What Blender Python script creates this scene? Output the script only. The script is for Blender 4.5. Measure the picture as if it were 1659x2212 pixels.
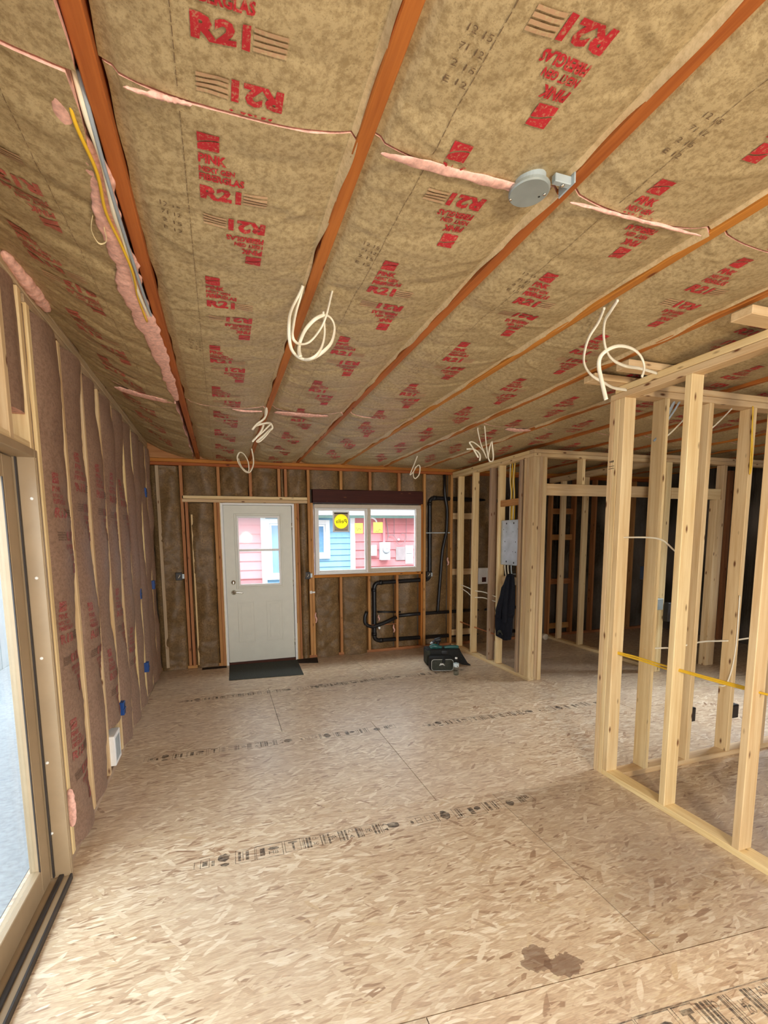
import bpy, bmesh, math, random
import numpy as np
from mathutils import Vector, Matrix
random.seed(7)
S = bpy.context.scene
COL = S.collection
for o in list(bpy.data.objects): bpy.data.objects.remove(o)

# ------------------------------------------------------------ camera
W, Hh = 1659, 2212
F, CX, CY = 972.07, 783.2, 1269.9
cam = bpy.data.cameras.new('camera'); camo = bpy.data.objects.new('camera', cam); COL.objects.link(camo)
a, b, c = .3019, -.1093, -.0112
fw = Vector((math.sin(a)*math.cos(b), math.cos(a)*math.cos(b), math.sin(b)))
r0 = Vector((math.cos(a), -math.sin(a), 0)); u0 = r0.cross(fw)
rr = r0*math.cos(c) + u0*math.sin(c); uu = u0*math.cos(c) - r0*math.sin(c)
camo.matrix_world = Matrix(((rr.x, uu.x, -fw.x, 0), (rr.y, uu.y, -fw.y, 0), (rr.z, uu.z, -fw.z, 1.6307), (0, 0, 0, 1)))
cam.sensor_fit = 'VERTICAL'; cam.sensor_height = 36; cam.sensor_width = 27
cam.lens = F*36/Hh
cam.shift_x = (W/2-CX)/Hh; cam.shift_y = (CY-Hh/2)/Hh
cam.clip_start = .02
S.camera = camo

# ------------------------------------------------------------ world and lights
S.view_settings.view_transform = 'Standard'; S.view_settings.look = 'None'
S.view_settings.gamma = 1; S.view_settings.use_curve_mapping = False
S.view_settings.exposure = 0.42
wd = bpy.data.worlds.new('overcast_sky'); S.world = wd; wd.use_nodes = True
bg = wd.node_tree.nodes['Background']; bg.inputs[0].default_value = (.80, .90, 1, 1); bg.inputs[1].default_value = 4.0

def area(name, loc, aim, sx, sy, watts, col):
    l = bpy.data.lights.new(name, 'AREA'); l.shape = 'RECTANGLE'; l.size = sx; l.size_y = sy; l.energy = watts; l.color = col
    o = bpy.data.objects.new(name, l); COL.objects.link(o); o.location = loc
    o.rotation_euler = (Vector(aim)-Vector(loc)).to_track_quat('-Z', 'Y').to_euler()
    return o
area('daylight_front_opening', (1.2, -2.9, 1.5), (1.4, 3, 1.1), 3.6, 2.2, 30, (1, .95, .88))
area('daylight_sliding_door', (-1.5, 1.2, 1.5), (1.5, 1.6, .6), 1.6, 1.9, 34, (.82, .91, 1))
lr = area('daylight_right_rooms', (6.9, 3.0, 1.7), (3.4, 3.0, 0), 1.2, 1.0, 17, (.86, .93, 1)); lr.data.spread = math.radians(50)
area('added_siding_fill', (2.0, 7.2, 4.2), (2.2, 8.8, 1.0), 9, 1.2, 420, (.92, .96, 1))  # added area lamp above the alley, brightens the neighbour's siding
def point(name, loc, watts, col, rad=.08):
    l = bpy.data.lights.new(name, 'POINT'); l.energy = watts; l.color = col; l.shadow_soft_size = rad
    o = bpy.data.objects.new(name, l); COL.objects.link(o); o.location = loc
point('work_lamp_light', (.7, -1.5, 1.7), 175, (1, .84, .60), .12)

# ------------------------------------------------------------ materials
MAT = {}
def newmat(name):
    m = bpy.data.materials.new(name); m.use_nodes = True; MAT[name] = m
    nt = m.node_tree; b = nt.nodes['Principled BSDF']
    return m, nt, b
def N(nt, t, **kw):
    n = nt.nodes.new(t)
    for k, v in kw.items():
        if k.startswith('_'): n.inputs[k[1:]].default_value = v
        else: setattr(n, k, v)
    return n
def ramp(nt, stops, fac=None, interp='LINEAR'):
    r = nt.nodes.new('ShaderNodeValToRGB'); r.color_ramp.interpolation = interp
    e = r.color_ramp.elements
    while len(e) < len(stops): e.new(.5)
    for i, (p, cc) in enumerate(stops):
        e[i].position = p; e[i].color = tuple(cc)+(1,) if len(cc) == 3 else cc
    if fac is not None: nt.links.new(fac, r.inputs[0])
    return r.outputs[0]
def mixc(nt, fac, a_, b_, mode='MIX'):
    m = nt.nodes.new('ShaderNodeMix'); m.data_type = 'RGBA'; m.blend_type = mode
    for s, v in ((m.inputs[0], fac), (m.inputs[6], a_), (m.inputs[7], b_)):
        if hasattr(v, 'links'): nt.links.new(v, s)
        else: s.default_value = v if not isinstance(v, tuple) else (tuple(v)+(1,) if len(v) == 3 else v)
    return m.outputs[2]
def math_(nt, op, a_, b_=None, clamp=False):
    m = nt.nodes.new('ShaderNodeMath'); m.operation = op; m.use_clamp = clamp
    for s, v in zip(m.inputs, (a_, b_)):
        if v is None: continue
        if hasattr(v, 'links'): nt.links.new(v, s)
        else: s.default_value = v
    return m.outputs[0]
def coords(nt, scale, kind='Object', rot=(0, 0, 0), seed=True):
    tc = nt.nodes.new('ShaderNodeTexCoord')
    mp = nt.nodes.new('ShaderNodeMapping'); mp.inputs['Scale'].default_value = scale; mp.inputs['Rotation'].default_value = rot
    src = tc.outputs[kind]
    if seed:
        oi = nt.nodes.new('ShaderNodeObjectInfo'); va = nt.nodes.new('ShaderNodeVectorMath'); va.operation = 'ADD'
        sc = nt.nodes.new('ShaderNodeMath'); sc.operation = 'MULTIPLY'; sc.inputs[1].default_value = 37.0
        nt.links.new(oi.outputs['Random'], sc.inputs[0]); nt.links.new(src, va.inputs[0]); nt.links.new(sc.outputs[0], va.inputs[1]); src = va.outputs[0]
    nt.links.new(src, mp.inputs[0])
    return mp.outputs[0]
def noise(nt, vec, scale=5, detail=3, rough=.6, out=0):
    n = nt.nodes.new('ShaderNodeTexNoise'); n.inputs['Scale'].default_value = scale; n.inputs['Detail'].default_value = detail; n.inputs['Roughness'].default_value = rough
    nt.links.new(vec, n.inputs['Vector']); return n.outputs[out]
def bump(nt, b, h, strength=.3, dist=.002):
    bp = nt.nodes.new('ShaderNodeBump'); bp.inputs['Strength'].default_value = strength; bp.inputs['Distance'].default_value = dist
    nt.links.new(h, bp.inputs['Height']); nt.links.new(bp.outputs[0], b.inputs['Normal'])

def plain(name, col, rough=.5, metal=0, var=.12, sc=20, spec=.5):
    m, nt, b = newmat(name)
    v = coords(nt, (1, 1, 1)); n = noise(nt, v, sc, 3)
    hi = tuple(min(1, x*(1+var)) for x in col); lo = tuple(x*(1-var) for x in col)
    nt.links.new(ramp(nt, [(.3, lo), (.7, hi)], n), b.inputs['Base Color'])
    b.inputs['Roughness'].default_value = rough; b.inputs['Metallic'].default_value = metal
    b.inputs['Specular IOR Level'].default_value = spec
    return m

def wood(name, light, dark, axis, knot=(.16, .06, .02), rough=.65, grain=1.0):
    m, nt, b = newmat(name)
    st = [26, 26, 26]; st[axis] = 1.3
    v = coords(nt, tuple(st)); g = noise(nt, v, 1.4, 4, .65)
    st2 = [90, 90, 90]; st2[axis] = 3
    v2 = coords(nt, tuple(st2)); g2 = noise(nt, v2, 1, 2)
    base = ramp(nt, [(.30, dark), (.62, light)], g)
    base = mixc(nt, .25*grain, base, mixc(nt, g2, dark, light))
    st3 = [22, 22, 22]; st3[axis] = 7.5
    v3 = coords(nt, tuple(st3)); vo = nt.nodes.new('ShaderNodeTexVoronoi'); vo.inputs['Scale'].default_value = 1; nt.links.new(v3, vo.inputs['Vector'])
    wn = nt.nodes.new('ShaderNodeSeparateColor'); nt.links.new(vo.outputs['Color'], wn.inputs[0])
    kk = math_(nt, 'MULTIPLY', math_(nt, 'LESS_THAN', wn.outputs[0], .30), ramp(nt, [(.09, (1, 1, 1)), (.22, (0, 0, 0))], vo.outputs['Distance']))
    base = mixc(nt, kk, base, knot)
    oi = nt.nodes.new('ShaderNodeObjectInfo')
    hs = nt.nodes.new('ShaderNodeHueSaturation'); nt.links.new(base, hs.inputs['Color'])
    nt.links.new(math_(nt, 'ADD', math_(nt, 'MULTIPLY', oi.outputs['Random'], .30), .84), hs.inputs['Value'])
    nt.links.new(math_(nt, 'ADD', math_(nt, 'MULTIPLY', oi.outputs['Random'], .022), .489), hs.inputs['Hue'])
    nt.links.new(hs.outputs[0], b.inputs['Base Color']); b.inputs['Roughness'].default_value = rough
    b.inputs['Specular IOR Level'].default_value = .3
    bump(nt, b, g2, .15, .001)
    return m
PINE = dict(light=(.84, .66, .38), dark=(.64, .42, .19))
FIR = dict(light=(.55, .27, .10), dark=(.36, .14, .045))
JST = dict(light=(.54, .185, .034), dark=(.30, .085, .016))
for i, ax in enumerate('xyz'):
    wood('pine_'+ax, axis=i, **PINE); wood('fir_'+ax, axis=i, **FIR); wood('joist_'+ax, axis=i, knot=(.14, .03, .01), **JST)
    wood('grey_pine_'+ax, (.54, .40, .26), (.36, .25, .15), i)
wood('lvl', (.075, .018, .010), (.045, .010, .006), 0, grain=.5)

def kraft(name, base, lo, spots=.5, blotch=.35):
    m, nt, b = newmat(name)
    v = coords(nt, (1, 1, 1))
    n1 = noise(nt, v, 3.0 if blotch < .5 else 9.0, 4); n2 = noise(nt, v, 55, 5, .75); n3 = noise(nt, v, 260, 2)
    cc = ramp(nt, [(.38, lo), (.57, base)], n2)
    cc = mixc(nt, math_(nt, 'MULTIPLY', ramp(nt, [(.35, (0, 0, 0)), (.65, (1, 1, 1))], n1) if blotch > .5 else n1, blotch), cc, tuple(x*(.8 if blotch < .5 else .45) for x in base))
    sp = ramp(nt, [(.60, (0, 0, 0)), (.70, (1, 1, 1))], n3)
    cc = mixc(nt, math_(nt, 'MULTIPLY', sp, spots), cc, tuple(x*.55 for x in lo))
    nt.links.new(cc, b.inputs['Base Color']); b.inputs['Roughness'].default_value = .5
    b.inputs['Specular IOR Level'].default_value = .35
    bump(nt, b, n2, .25, .0015)
    return m
kraft('kraft', (.53, .41, .225), (.31, .22, .105))
kraft('kraft_flange', (.66, .50, .29), (.50, .36, .19), .2)
kraft('kraft_wall', (.31, .195, .135), (.20, .12, .080))  # same kraft paper, left wall's bluish shade put into the colour
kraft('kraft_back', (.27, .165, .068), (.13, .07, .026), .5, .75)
def inkmat(name, col, under, wear):
    m, nt, b = newmat(name)
    v = coords(nt, (1, 1, 1)); n = noise(nt, v, 120, 3, .7)
    nt.links.new(mixc(nt, ramp(nt, [(wear, (1, 1, 1)), (wear+.12, (0, 0, 0))], n), under, col), b.inputs['Base Color'])
    b.inputs['Roughness'].default_value = .5; b.inputs['Specular IOR Level'].default_value = .3
inkmat('ink_red', (.48, .025, .035), (.48, .20, .12), .535)
inkmat('ink_faint', (.50, .31, .18), (.52, .38, .21), .5)
inkmat('ink_red_pale', (.44, .10, .075), (.45, .28, .16), .52)
inkmat('ink_dark', (.16, .10, .055), (.42, .30, .16), .56)
inkmat('ink_red_wall', (.28, .05, .05), (.30, .165, .115), .47)
inkmat('ink_dark_wall', (.15, .09, .06), (.27, .165, .11), .50)
m = plain('pink_fibre', (.84, .48, .40), .95, 0, .25, 60, .1)
plain('foam', (.80, .66, .38), .8)

# OSB floor
def osb(name, pal, roughness=.5, stain=False):
    m, nt, b = newmat(name)
    tc = nt.nodes.new('ShaderNodeTexCoord')
    at = nt.nodes.new('ShaderNodeAttribute'); at.attribute_name = 'panel'
    base = None; hts = None
    layers = [(0.05, 8, 48, 1.0), (.30, 7, 40, .55), (-.30, 8, 46, .50), (-.08, 12, 75, .45), (.75, 8, 40, .20), (-.85, 9, 46, .14), (.12, 15, 95, .35)]
    for i, (ang, sx, sy, cover) in enumerate(layers):
        dn = nt.nodes.new('ShaderNodeTexNoise'); dn.inputs['Scale'].default_value = 3.1+i*.6; dn.inputs['Detail'].default_value = 1
        nt.links.new(tc.outputs['Object'], dn.inputs['Vector'])
        ds = nt.nodes.new('ShaderNodeVectorMath'); ds.operation = 'MULTIPLY_ADD'
        ds.inputs[1].default_value = (.05, .05, 0); nt.links.new(dn.outputs[1], ds.inputs[0]); nt.links.new(tc.outputs['Object'], ds.inputs[2])
        mp = nt.nodes.new('ShaderNodeMapping'); mp.vector_type = 'TEXTURE'
        mp.inputs['Rotation'].default_value = (0, 0, ang); mp.inputs['Scale'].default_value = (1/sx, 1/sy, 1); mp.inputs['Location'].default_value = (i*3.37, i*1.91, 0)
        nt.links.new(ds.outputs[0], mp.inputs[0])
        vo = nt.nodes.new('ShaderNodeTexVoronoi'); vo.voronoi_dimensions = '2D'; vo.inputs['Scale'].default_value = 1; vo.inputs['Randomness'].default_value = .95
        nt.links.new(mp.outputs[0], vo.inputs['Vector'])
        se = nt.nodes.new('ShaderNodeSeparateColor'); nt.links.new(vo.outputs['Color'], se.inputs[0])
        colr = ramp(nt, [(p, q) for p, q in pal], se.outputs[0])
        if base is None: base = colr; hts = se.outputs[1]
        else:
            msk = math_(nt, 'MULTIPLY', math_(nt, 'LESS_THAN', se.outputs[2], cover), ramp(nt, [(.40, (1, 1, 1)), (.52, (0, 0, 0))], vo.outputs['Distance']))
            base = mixc(nt, msk, base, colr)
            mm = nt.nodes.new('ShaderNodeMix'); nt.links.new(msk, mm.inputs[0]); nt.links.new(hts, mm.inputs[2]); nt.links.new(se.outputs[1], mm.inputs[3]); hts = mm.outputs[0]
    fine = nt.nodes.new('ShaderNodeTexNoise'); fine.inputs['Scale'].default_value = 1; fine.inputs['Detail'].default_value = 4
    mp = nt.nodes.new('ShaderNodeMapping'); mp.inputs['Scale'].default_value = (30, 220, 30); nt.links.new(tc.outputs['Object'], mp.inputs[0]); nt.links.new(mp.outputs[0], fine.inputs['Vector'])
    base = mixc(nt, .35, base, ramp(nt, [(.3, (.25, .25, .25)), (.7, (.85, .85, .85))], fine.outputs[0]), 'OVERLAY')
    big = nt.nodes.new('ShaderNodeTexNoise'); big.inputs['Scale'].default_value = .9; big.inputs['Detail'].default_value = 2; nt.links.new(tc.outputs['Object'], big.inputs['Vector'])
    base = mixc(nt, ramp(nt, [(.42, (0, 0, 0)), (.62, (.5, .5, .5))], big.outputs[0]), base, mixc(nt, .5, base, (.56, .47, .39)))
    hs = nt.nodes.new('ShaderNodeHueSaturation'); nt.links.new(base, hs.inputs['Color'])
    nt.links.new(math_(nt, 'ADD', math_(nt, 'MULTIPLY', at.outputs['Fac'], .22), .87), hs.inputs['Value']); base = hs.outputs[0]
    if stain:   # spilled brown stains with a shape of their own
        for (sx_, sy_, rx, ry, st_) in ((1.10, 1.315, .055, .050, .8), (1.185, 1.262, .062, .040, .85), (2.05, 1.55, .28, .22, .35), (1.75, 1.42, .22, .10, .25)):
            wn = nt.nodes.new('ShaderNodeTexNoise'); wn.inputs['Scale'].default_value = 22; wn.inputs['Detail'].default_value = 3; nt.links.new(tc.outputs['Object'], wn.inputs['Vector'])
            mp = nt.nodes.new('ShaderNodeMapping'); mp.vector_type = 'TEXTURE'; mp.inputs['Location'].default_value = (sx_, sy_, 0); mp.inputs['Scale'].default_value = (rx, ry, 1)
            nt.links.new(tc.outputs['Object'], mp.inputs[0])
            ln = nt.nodes.new('ShaderNodeVectorMath'); ln.operation = 'LENGTH'; nt.links.new(mp.outputs[0], ln.inputs[0])
            d = math_(nt, 'ADD', ln.outputs['Value'], math_(nt, 'MULTIPLY', wn.outputs[0], 1.7))
            k = ramp(nt, [(0, (st_, st_, st_)), (.75 if st_ < .5 else .98, (st_*.8,)*3), (1.0, (0, 0, 0))], math_(nt, 'MULTIPLY', d, .50))
            base = mixc(nt, k, base, (.16, .085, .055))
    nt.links.new(base, b.inputs['Base Color'])
    nt.links.new(math_(nt, 'ADD', math_(nt, 'MULTIPLY', fine.outputs[0], .25), roughness-.12), b.inputs['Roughness'])
    b.inputs['Specular IOR Level'].default_value = .5 if stain else .05
    bump(nt, b, hts, .25, .002)
PAL = [(0, (.33, .205, .125)), (.05, (.44, .30, .19)), (.15, (.52, .37, .24)), (.45, (.60, .45, .30)), (.75, (.66, .51, .35)), (.93, (.80, .67, .49)), (1, (.56, .40, .24))]
osb('osb_floor', PAL, .35, True)
osb('osb_dark', [(p, tuple(x*.10 for x in q)) for p, q in PAL], .8)  # same OSB palette scaled down, darkness of the unlit rooms put into its colour
m, nt, b = newmat('floor_ink')
b.inputs['Base Color'].default_value = (.035, .035, .04, 1); b.inputs['Roughness'].default_value = .5
tr = nt.nodes.new('ShaderNodeBsdfTransparent'); mx = nt.nodes.new('ShaderNodeMixShader')
v = coords(nt, (14, 40, 1), seed=False); n = noise(nt, v, 1.6, 4, .7)
nt.links.new(ramp(nt, [(.36, (.72, .72, .72)), (.62, (.22, .22, .22))], n), mx.inputs[0])
nt.links.new(tr.outputs[0], mx.inputs[1]); nt.links.new(b.outputs[0], mx.inputs[2]); nt.links.new(mx.outputs[0], nt.nodes['Material Output'].inputs[0])

plain('vinyl_white', (.80, .80, .78), .4, 0, .03)
plain('vinyl_beige', (.62, .54, .43), .45, 0, .05)
plain('door_paint', (.68, .68, .59), .42, 0, .03, 8)
plain('clad_tan', (.36, .26, .155), .45, 0, .06, 8)
plain('clad_dark', (.035, .028, .025), .5)
plain('chrome', (.70, .66, .58), .25, 1)
plain('galvanised', (.46, .53, .56), .45, .35, .18, 7)
plain('steel_hole', (.02, .02, .02), .7)
plain('zinc', (.42, .48, .48), .5, .55, .12, 8)
plain('black_abs', (.010, .010, .012), .38, 0, .2)
plain('black_plastic', (.012, .012, .014), .5, 0, .2)
plain('blue_plastic', (.01, .065, .28), .45, 0, .1)
plain('navy_wrap', (.012, .035, .095), .6, 0, .25, 3)
plain('cable_white', (.86, .80, .64), .4, 0, .05)
plain('cable_yellow', (.80, .50, .03), .4, 0, .05)
plain('cable_grey', (.34, .40, .46), .4, 0, .05)
plain('copper', (.55, .22, .10), .35, .9)
plain('mat_rubber', (.055, .058, .050), .9, 0, .25, 90, .2)
plain('felt_black', (.045, .035, .030), .95, 0, .2, 30, .1)
plain('bag_nylon', (.014, .014, .013), .7, 0, .3, 60, .3)
plain('bag_panel', (.040, .042, .030), .75, 0, .25, 60, .3)
plain('piping_white', (.62, .62, .58), .6)
plain('tool_teal', (.02, .11, .10), .35)
plain('label_paper', (.66, .76, .78), .6, 0, .2, 60)
plain('sticker_yellow', (.92, .80, .10), .5, 0, .04)
plain('sticker_tan', (.55, .42, .26), .6)
plain('sticker_pale', (.95, .85, .38), .5, 0, .05)
for nm, cc in (('sticker_yellow', (.95, .85, .08)), ('sticker_pale', (.97, .90, .42))):
    nt = MAT[nm].node_tree; tl = nt.nodes.new('ShaderNodeBsdfTranslucent'); tl.inputs[0].default_value = cc+(1,); mx = nt.nodes.new('ShaderNodeMixShader'); mx.inputs[0].default_value = .65
    nt.links.new(nt.nodes['Principled BSDF'].outputs[0], mx.inputs[1]); nt.links.new(tl.outputs[0], mx.inputs[2]); nt.links.new(mx.outputs[0], nt.nodes['Material Output'].inputs[0])
plain('paper_white', (.85, .85, .83), .7, 0, .03)
plain('line_black', (.03, .025, .02), .7)
plain('siding_red', (.66, .25, .26), .7, 0, .06, 6)
plain('siding_blue', (.26, .50, .70), .7, 0, .06, 6)
plain('trim_white', (.85, .85, .85), .6, 0, .03)
plain('trim_green', (.30, .52, .47), .6, 0, .05)
plain('meter_grey', (.62, .70, .74), .5, 0, .05)
plain('conduit_grey', (.30, .25, .26), .5)
plain('gravel', (.45, .44, .42), .95, 0, .35, 40)
plain('leaf', (.55, .68, .60), .6)
plain('patio_concrete', (.34, .375, .39), .9, 0, .15, 30)
plain('pale_siding', (.42, .47, .48), .7, 0, .05, 4)
plain('siding_patch', (.40, .33, .33), .8, 0, .1, 12)
m, nt, b = newmat('jacket_cloth')
v = coords(nt, (1, 1, 1)); n = noise(nt, v, 90, 3); nt.links.new(ramp(nt, [(.3, (.004, .005, .009)), (.7, (.011, .013, .022))], n), b.inputs['Base Color'])
b.inputs['Roughness'].default_value = .8; b.inputs['Specular IOR Level'].default_value = .2
def glassmat(name, tint, gl=.08):
    m, nt, b = newmat(name); nt.nodes.remove(b)
    t = nt.nodes.new('ShaderNodeBsdfTransparent'); t.inputs[0].default_value = tint+(1,)
    g = nt.nodes.new('ShaderNodeBsdfGlossy'); g.inputs['Roughness'].default_value = .03
    lw = nt.nodes.new('ShaderNodeLayerWeight'); lw.inputs[0].default_value = .5; fo = math_(nt, 'ADD', math_(nt, 'MULTIPLY', math_(nt, 'POWER', lw.outputs['Facing'], 5), .9), .03)
    x = nt.nodes.new('ShaderNodeMixShader'); nt.links.new(fo, x.inputs[0]); nt.links.new(t.outputs[0], x.inputs[1]); nt.links.new(g.outputs[0], x.inputs[2])
    nt.links.new(x.outputs[0], nt.nodes['Material Output'].inputs[0])
glassmat('glass', (.96, .98, .98)); glassmat('blue_glass', (.42, .68, .92)); glassmat('water_clear', (.80, .86, .86))
plain('dark_window', (.16, .32, .52), .15)

# ------------------------------------------------------------ mesh helpers
class MB:
    def __init__(s): s.v = []; s.f = []; s.m = []; s.n = 0
    def add(s, verts, faces, mat=0):
        k = s.n; verts = [tuple(map(float, p)) for p in verts]
        s.v += verts; s.n += len(verts); s.f += [tuple(i+k for i in f) for f in faces]; s.m += [mat]*len(faces); return s
    def box(s, x0, y0, z0, x1, y1, z1, mat=0):
        x0, x1 = sorted((x0, x1)); y0, y1 = sorted((y0, y1)); z0, z1 = sorted((z0, z1))
        return s.add([(x0, y0, z0), (x1, y0, z0), (x1, y1, z0), (x0, y1, z0), (x0, y0, z1), (x1, y0, z1), (x1, y1, z1), (x0, y1, z1)],
              [(0, 3, 2, 1), (4, 5, 6, 7), (0, 1, 5, 4), (1, 2, 6, 5), (2, 3, 7, 6), (3, 0, 4, 7)], mat)
    def tube(s, pts, r, seg=8, flat=1.0, smooth=4, mat=0, closed=False):
        P = catmull(pts, smooth, closed) if smooth else [Vector(p) for p in pts]
        n = len(P); T = [(P[min(i+1, n-1)]-P[max(i-1, 0)]).normalized() for i in range(n)]
        up = Vector((0, 0, 1)) if abs(T[0].z) < .9 else Vector((1, 0, 0))
        nv = (up-T[0]*up.dot(T[0])).normalized(); vs = []
        for i in range(n):
            nv = nv-T[i]*nv.dot(T[i])
            nv = nv.normalized() if nv.length > 1e-6 else Vector((1, 0, 0))
            bv = T[i].cross(nv)
            rad = r[i*(len(r)-1)//max(1, n-1)] if isinstance(r, (list, tuple)) else r
            for j in range(seg):
                an = 2*math.pi*j/seg; vs.append(P[i]+nv*math.cos(an)*rad+bv*math.sin(an)*rad*flat)
        fs = [(i*seg+j, i*seg+(j+1) % seg, (i+1)*seg+(j+1) % seg, (i+1)*seg+j) for i in range(n-1) for j in range(seg)]
        fs += [tuple(range(seg-1, -1, -1)), tuple((n-1)*seg+j for j in range(seg))]
        return s.add(vs, fs, mat)
    def lathe(s, prof, c_, axis=2, seg=20, mat=0):
        vs = []
        for (r_, h_) in prof:
            for j in range(seg):
                an = 2*math.pi*j/seg; q = [r_*math.cos(an), r_*math.sin(an)]
                p = [0, 0, 0]; p[axis] = h_; o = [i for i in range(3) if i != axis]; p[o[0]] = q[0]; p[o[1]] = q[1]
                vs.append((p[0]+c_[0], p[1]+c_[1], p[2]+c_[2]))
        n = len(prof)
        fs = [(i*seg+j, i*seg+(j+1) % seg, (i+1)*seg+(j+1) % seg, (i+1)*seg+j) for i in range(n-1) for j in range(seg)]
        fs += [tuple(range(seg-1, -1, -1)), tuple((n-1)*seg+j for j in range(seg))]
        return s.add(vs, fs, mat)
    def ngon_prism(s, poly, y0, y1, mat=0):   # polygon in xz, extruded along y
        n = len(poly); vs = [(x, y0, z) for x, z in poly]+[(x, y1, z) for x, z in poly]
        fs = [tuple(range(n)), tuple(range(2*n-1, n-1, -1))]+[(i, i+n, (i+1) % n+n, (i+1) % n) for i in range(n)]
        return s.add(vs, fs, mat)
    def build(s, name, mats, parent=None, origin=None, bevel=0, smooth=False, seg=1, fix=True):
        if isinstance(mats, str): mats = [mats]
        if origin is None:
            if parent is not None: origin = tuple(parent['_o']) if '_o' in parent.keys() else (0, 0, 0)
            else:
                V = np.array(s.v); lo = V.min(0); hi = V.max(0); origin = ((lo[0]+hi[0])/2, (lo[1]+hi[1])/2, lo[2])
        me = bpy.data.meshes.new(name)
        me.from_pydata([(p[0]-origin[0], p[1]-origin[1], p[2]-origin[2]) for p in s.v], [], s.f)
        for mm in mats: me.materials.append(MAT[mm])
        me.polygons.foreach_set('material_index', s.m)
        if fix:
            bm = bmesh.new(); bm.from_mesh(me); bmesh.ops.recalc_face_normals(bm, faces=bm.faces); bm.to_mesh(me); bm.free()
        if smooth: me.polygons.foreach_set('use_smooth', [True]*len(me.polygons))
        me.update()
        o = bpy.data.objects.new(name, me); COL.objects.link(o)
        if parent is not None:
            po = Vector(tuple(parent['_o'])) if '_o' in parent.keys() else Vector((0, 0, 0))
            o.parent = parent; o.location = Vector(origin)-po
        else: o.location = origin
        o['_o'] = tuple(map(float, origin))
        if bevel:
            mo = o.modifiers.new('edge', 'BEVEL'); mo.width = bevel; mo.segments = seg; mo.limit_method = 'ANGLE'; mo.angle_limit = .7
        return o
def catmull(pts, k, closed=False):
    P = [Vector(p) for p in pts]; n = len(P); out = []
    for i in range(n-1):
        p0 = P[max(i-1, 0)]; p1 = P[i]; p2 = P[i+1]; p3 = P[min(i+2, n-1)]
        for j in range(k):
            t = j/k; out.append(.5*((2*p1)+(p2-p0)*t+(2*p0-5*p1+4*p2-p3)*t*t+(3*p1-p0-3*p2+p3)*t**3))
    out.append(P[-1]); return out
def tag(o, label=None, cat=None, group=None, kind=None, category=None):
    cat = cat or category
    if label: o['label'] = label
    if cat: o['category'] = cat
    if group: o['group'] = group
    if kind: o['kind'] = kind
    return o
def empty(name, loc, **kw):
    o = bpy.data.objects.new(name, None); COL.objects.link(o); o.location = loc; o['_o'] = tuple(map(float, loc)); o.empty_display_size = .1
    return tag(o, **kw)
def bx(name, mat, x0, y0, z0, x1, y1, z1, parent=None, bevel=0, **kw):
    """one box-shaped piece with its origin at its own base"""
    o = MB().box(x0, y0, z0, x1, y1, z1).build(name, mat, parent, origin=((x0+x1)/2, (y0+y1)/2, min(z0, z1)), bevel=bevel)
    return tag(o, **kw) if kw else o
def lum(name, sp, x0, y0, z0, x1, y1, z1, parent=None, **kw):
    d = [abs(x1-x0), abs(y1-y0), abs(z1-z0)]; ax = 'xyz'[d.index(max(d))]
    return bx(name, sp+'_'+ax, x0, y0, z0, x1, y1, z1, parent, bevel=.003, **kw)

# ------------------------------------------------------------ printed lettering, as flat triangles
def glyphs(text, width, height, bold=0.0, grid=.03):
    cu = bpy.data.curves.new('t', 'FONT'); cu.body = text; cu.offset = bold; cu.resolution_u = 2; cu.fill_mode = 'FRONT'
    o = bpy.data.objects.new('t', cu); COL.objects.link(o)
    dg = bpy.context.evaluated_depsgraph_get(); me = bpy.data.meshes.new_from_object(o.evaluated_get(dg))
    bpy.data.objects.remove(o); bpy.data.curves.remove(cu)
    bm = bmesh.new(); bm.from_mesh(me); bpy.data.meshes.remove(me)
    V = np.array([v.co[:] for v in bm.verts]); lo = V.min(0); hi = V.max(0)
    sx = width/(hi[0]-lo[0]); sy = height/(hi[1]-lo[1])
    for v in bm.verts: v.co.x = (v.co.x-lo[0])*sx; v.co.y = (v.co.y-lo[1])*sy-height; v.co.z = 0
    if grid:
        for k in range(1, int(width/grid)+1):
            bmesh.ops.bisect_plane(bm, geom=bm.verts[:]+bm.edges[:]+bm.faces[:], plane_co=(k*grid, 0, 0), plane_no=(1, 0, 0))
        for k in range(1, int(height/grid)+1):
            bmesh.ops.bisect_plane(bm, geom=bm.verts[:]+bm.edges[:]+bm.faces[:], plane_co=(0, -k*grid, 0), plane_no=(0, 1, 0))
    bmesh.ops.triangulate(bm, faces=bm.faces[:])
    bm.verts.index_update()
    vs = np.array([(v.co.x, -v.co.y) for v in bm.verts]); fs = [tuple(w.index for w in f.verts) for f in bm.faces]; bm.free()
    return vs, fs      # (right, down)
def rect2(x0, y0, x1, y1, g=.02):
    nx = max(1, round((x1-x0)/g)); ny = max(1, round((y1-y0)/g))
    vs = np.array([(x0+(x1-x0)*i/nx, y0+(y1-y0)*j/ny) for j in range(ny+1) for i in range(nx+1)])
    fs = [(j*(nx+1)+i, (j+1)*(nx+1)+i, (j+1)*(nx+1)+i+1, j*(nx+1)+i+1) for j in range(ny) for i in range(nx)]
    return vs, fs
class Ink:
    def __init__(s): s.parts = []
    def add(s, vf, dx, dy, mat): s.parts.append((vf[0]+np.array((dx, dy)), vf[1], mat)); return s
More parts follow.
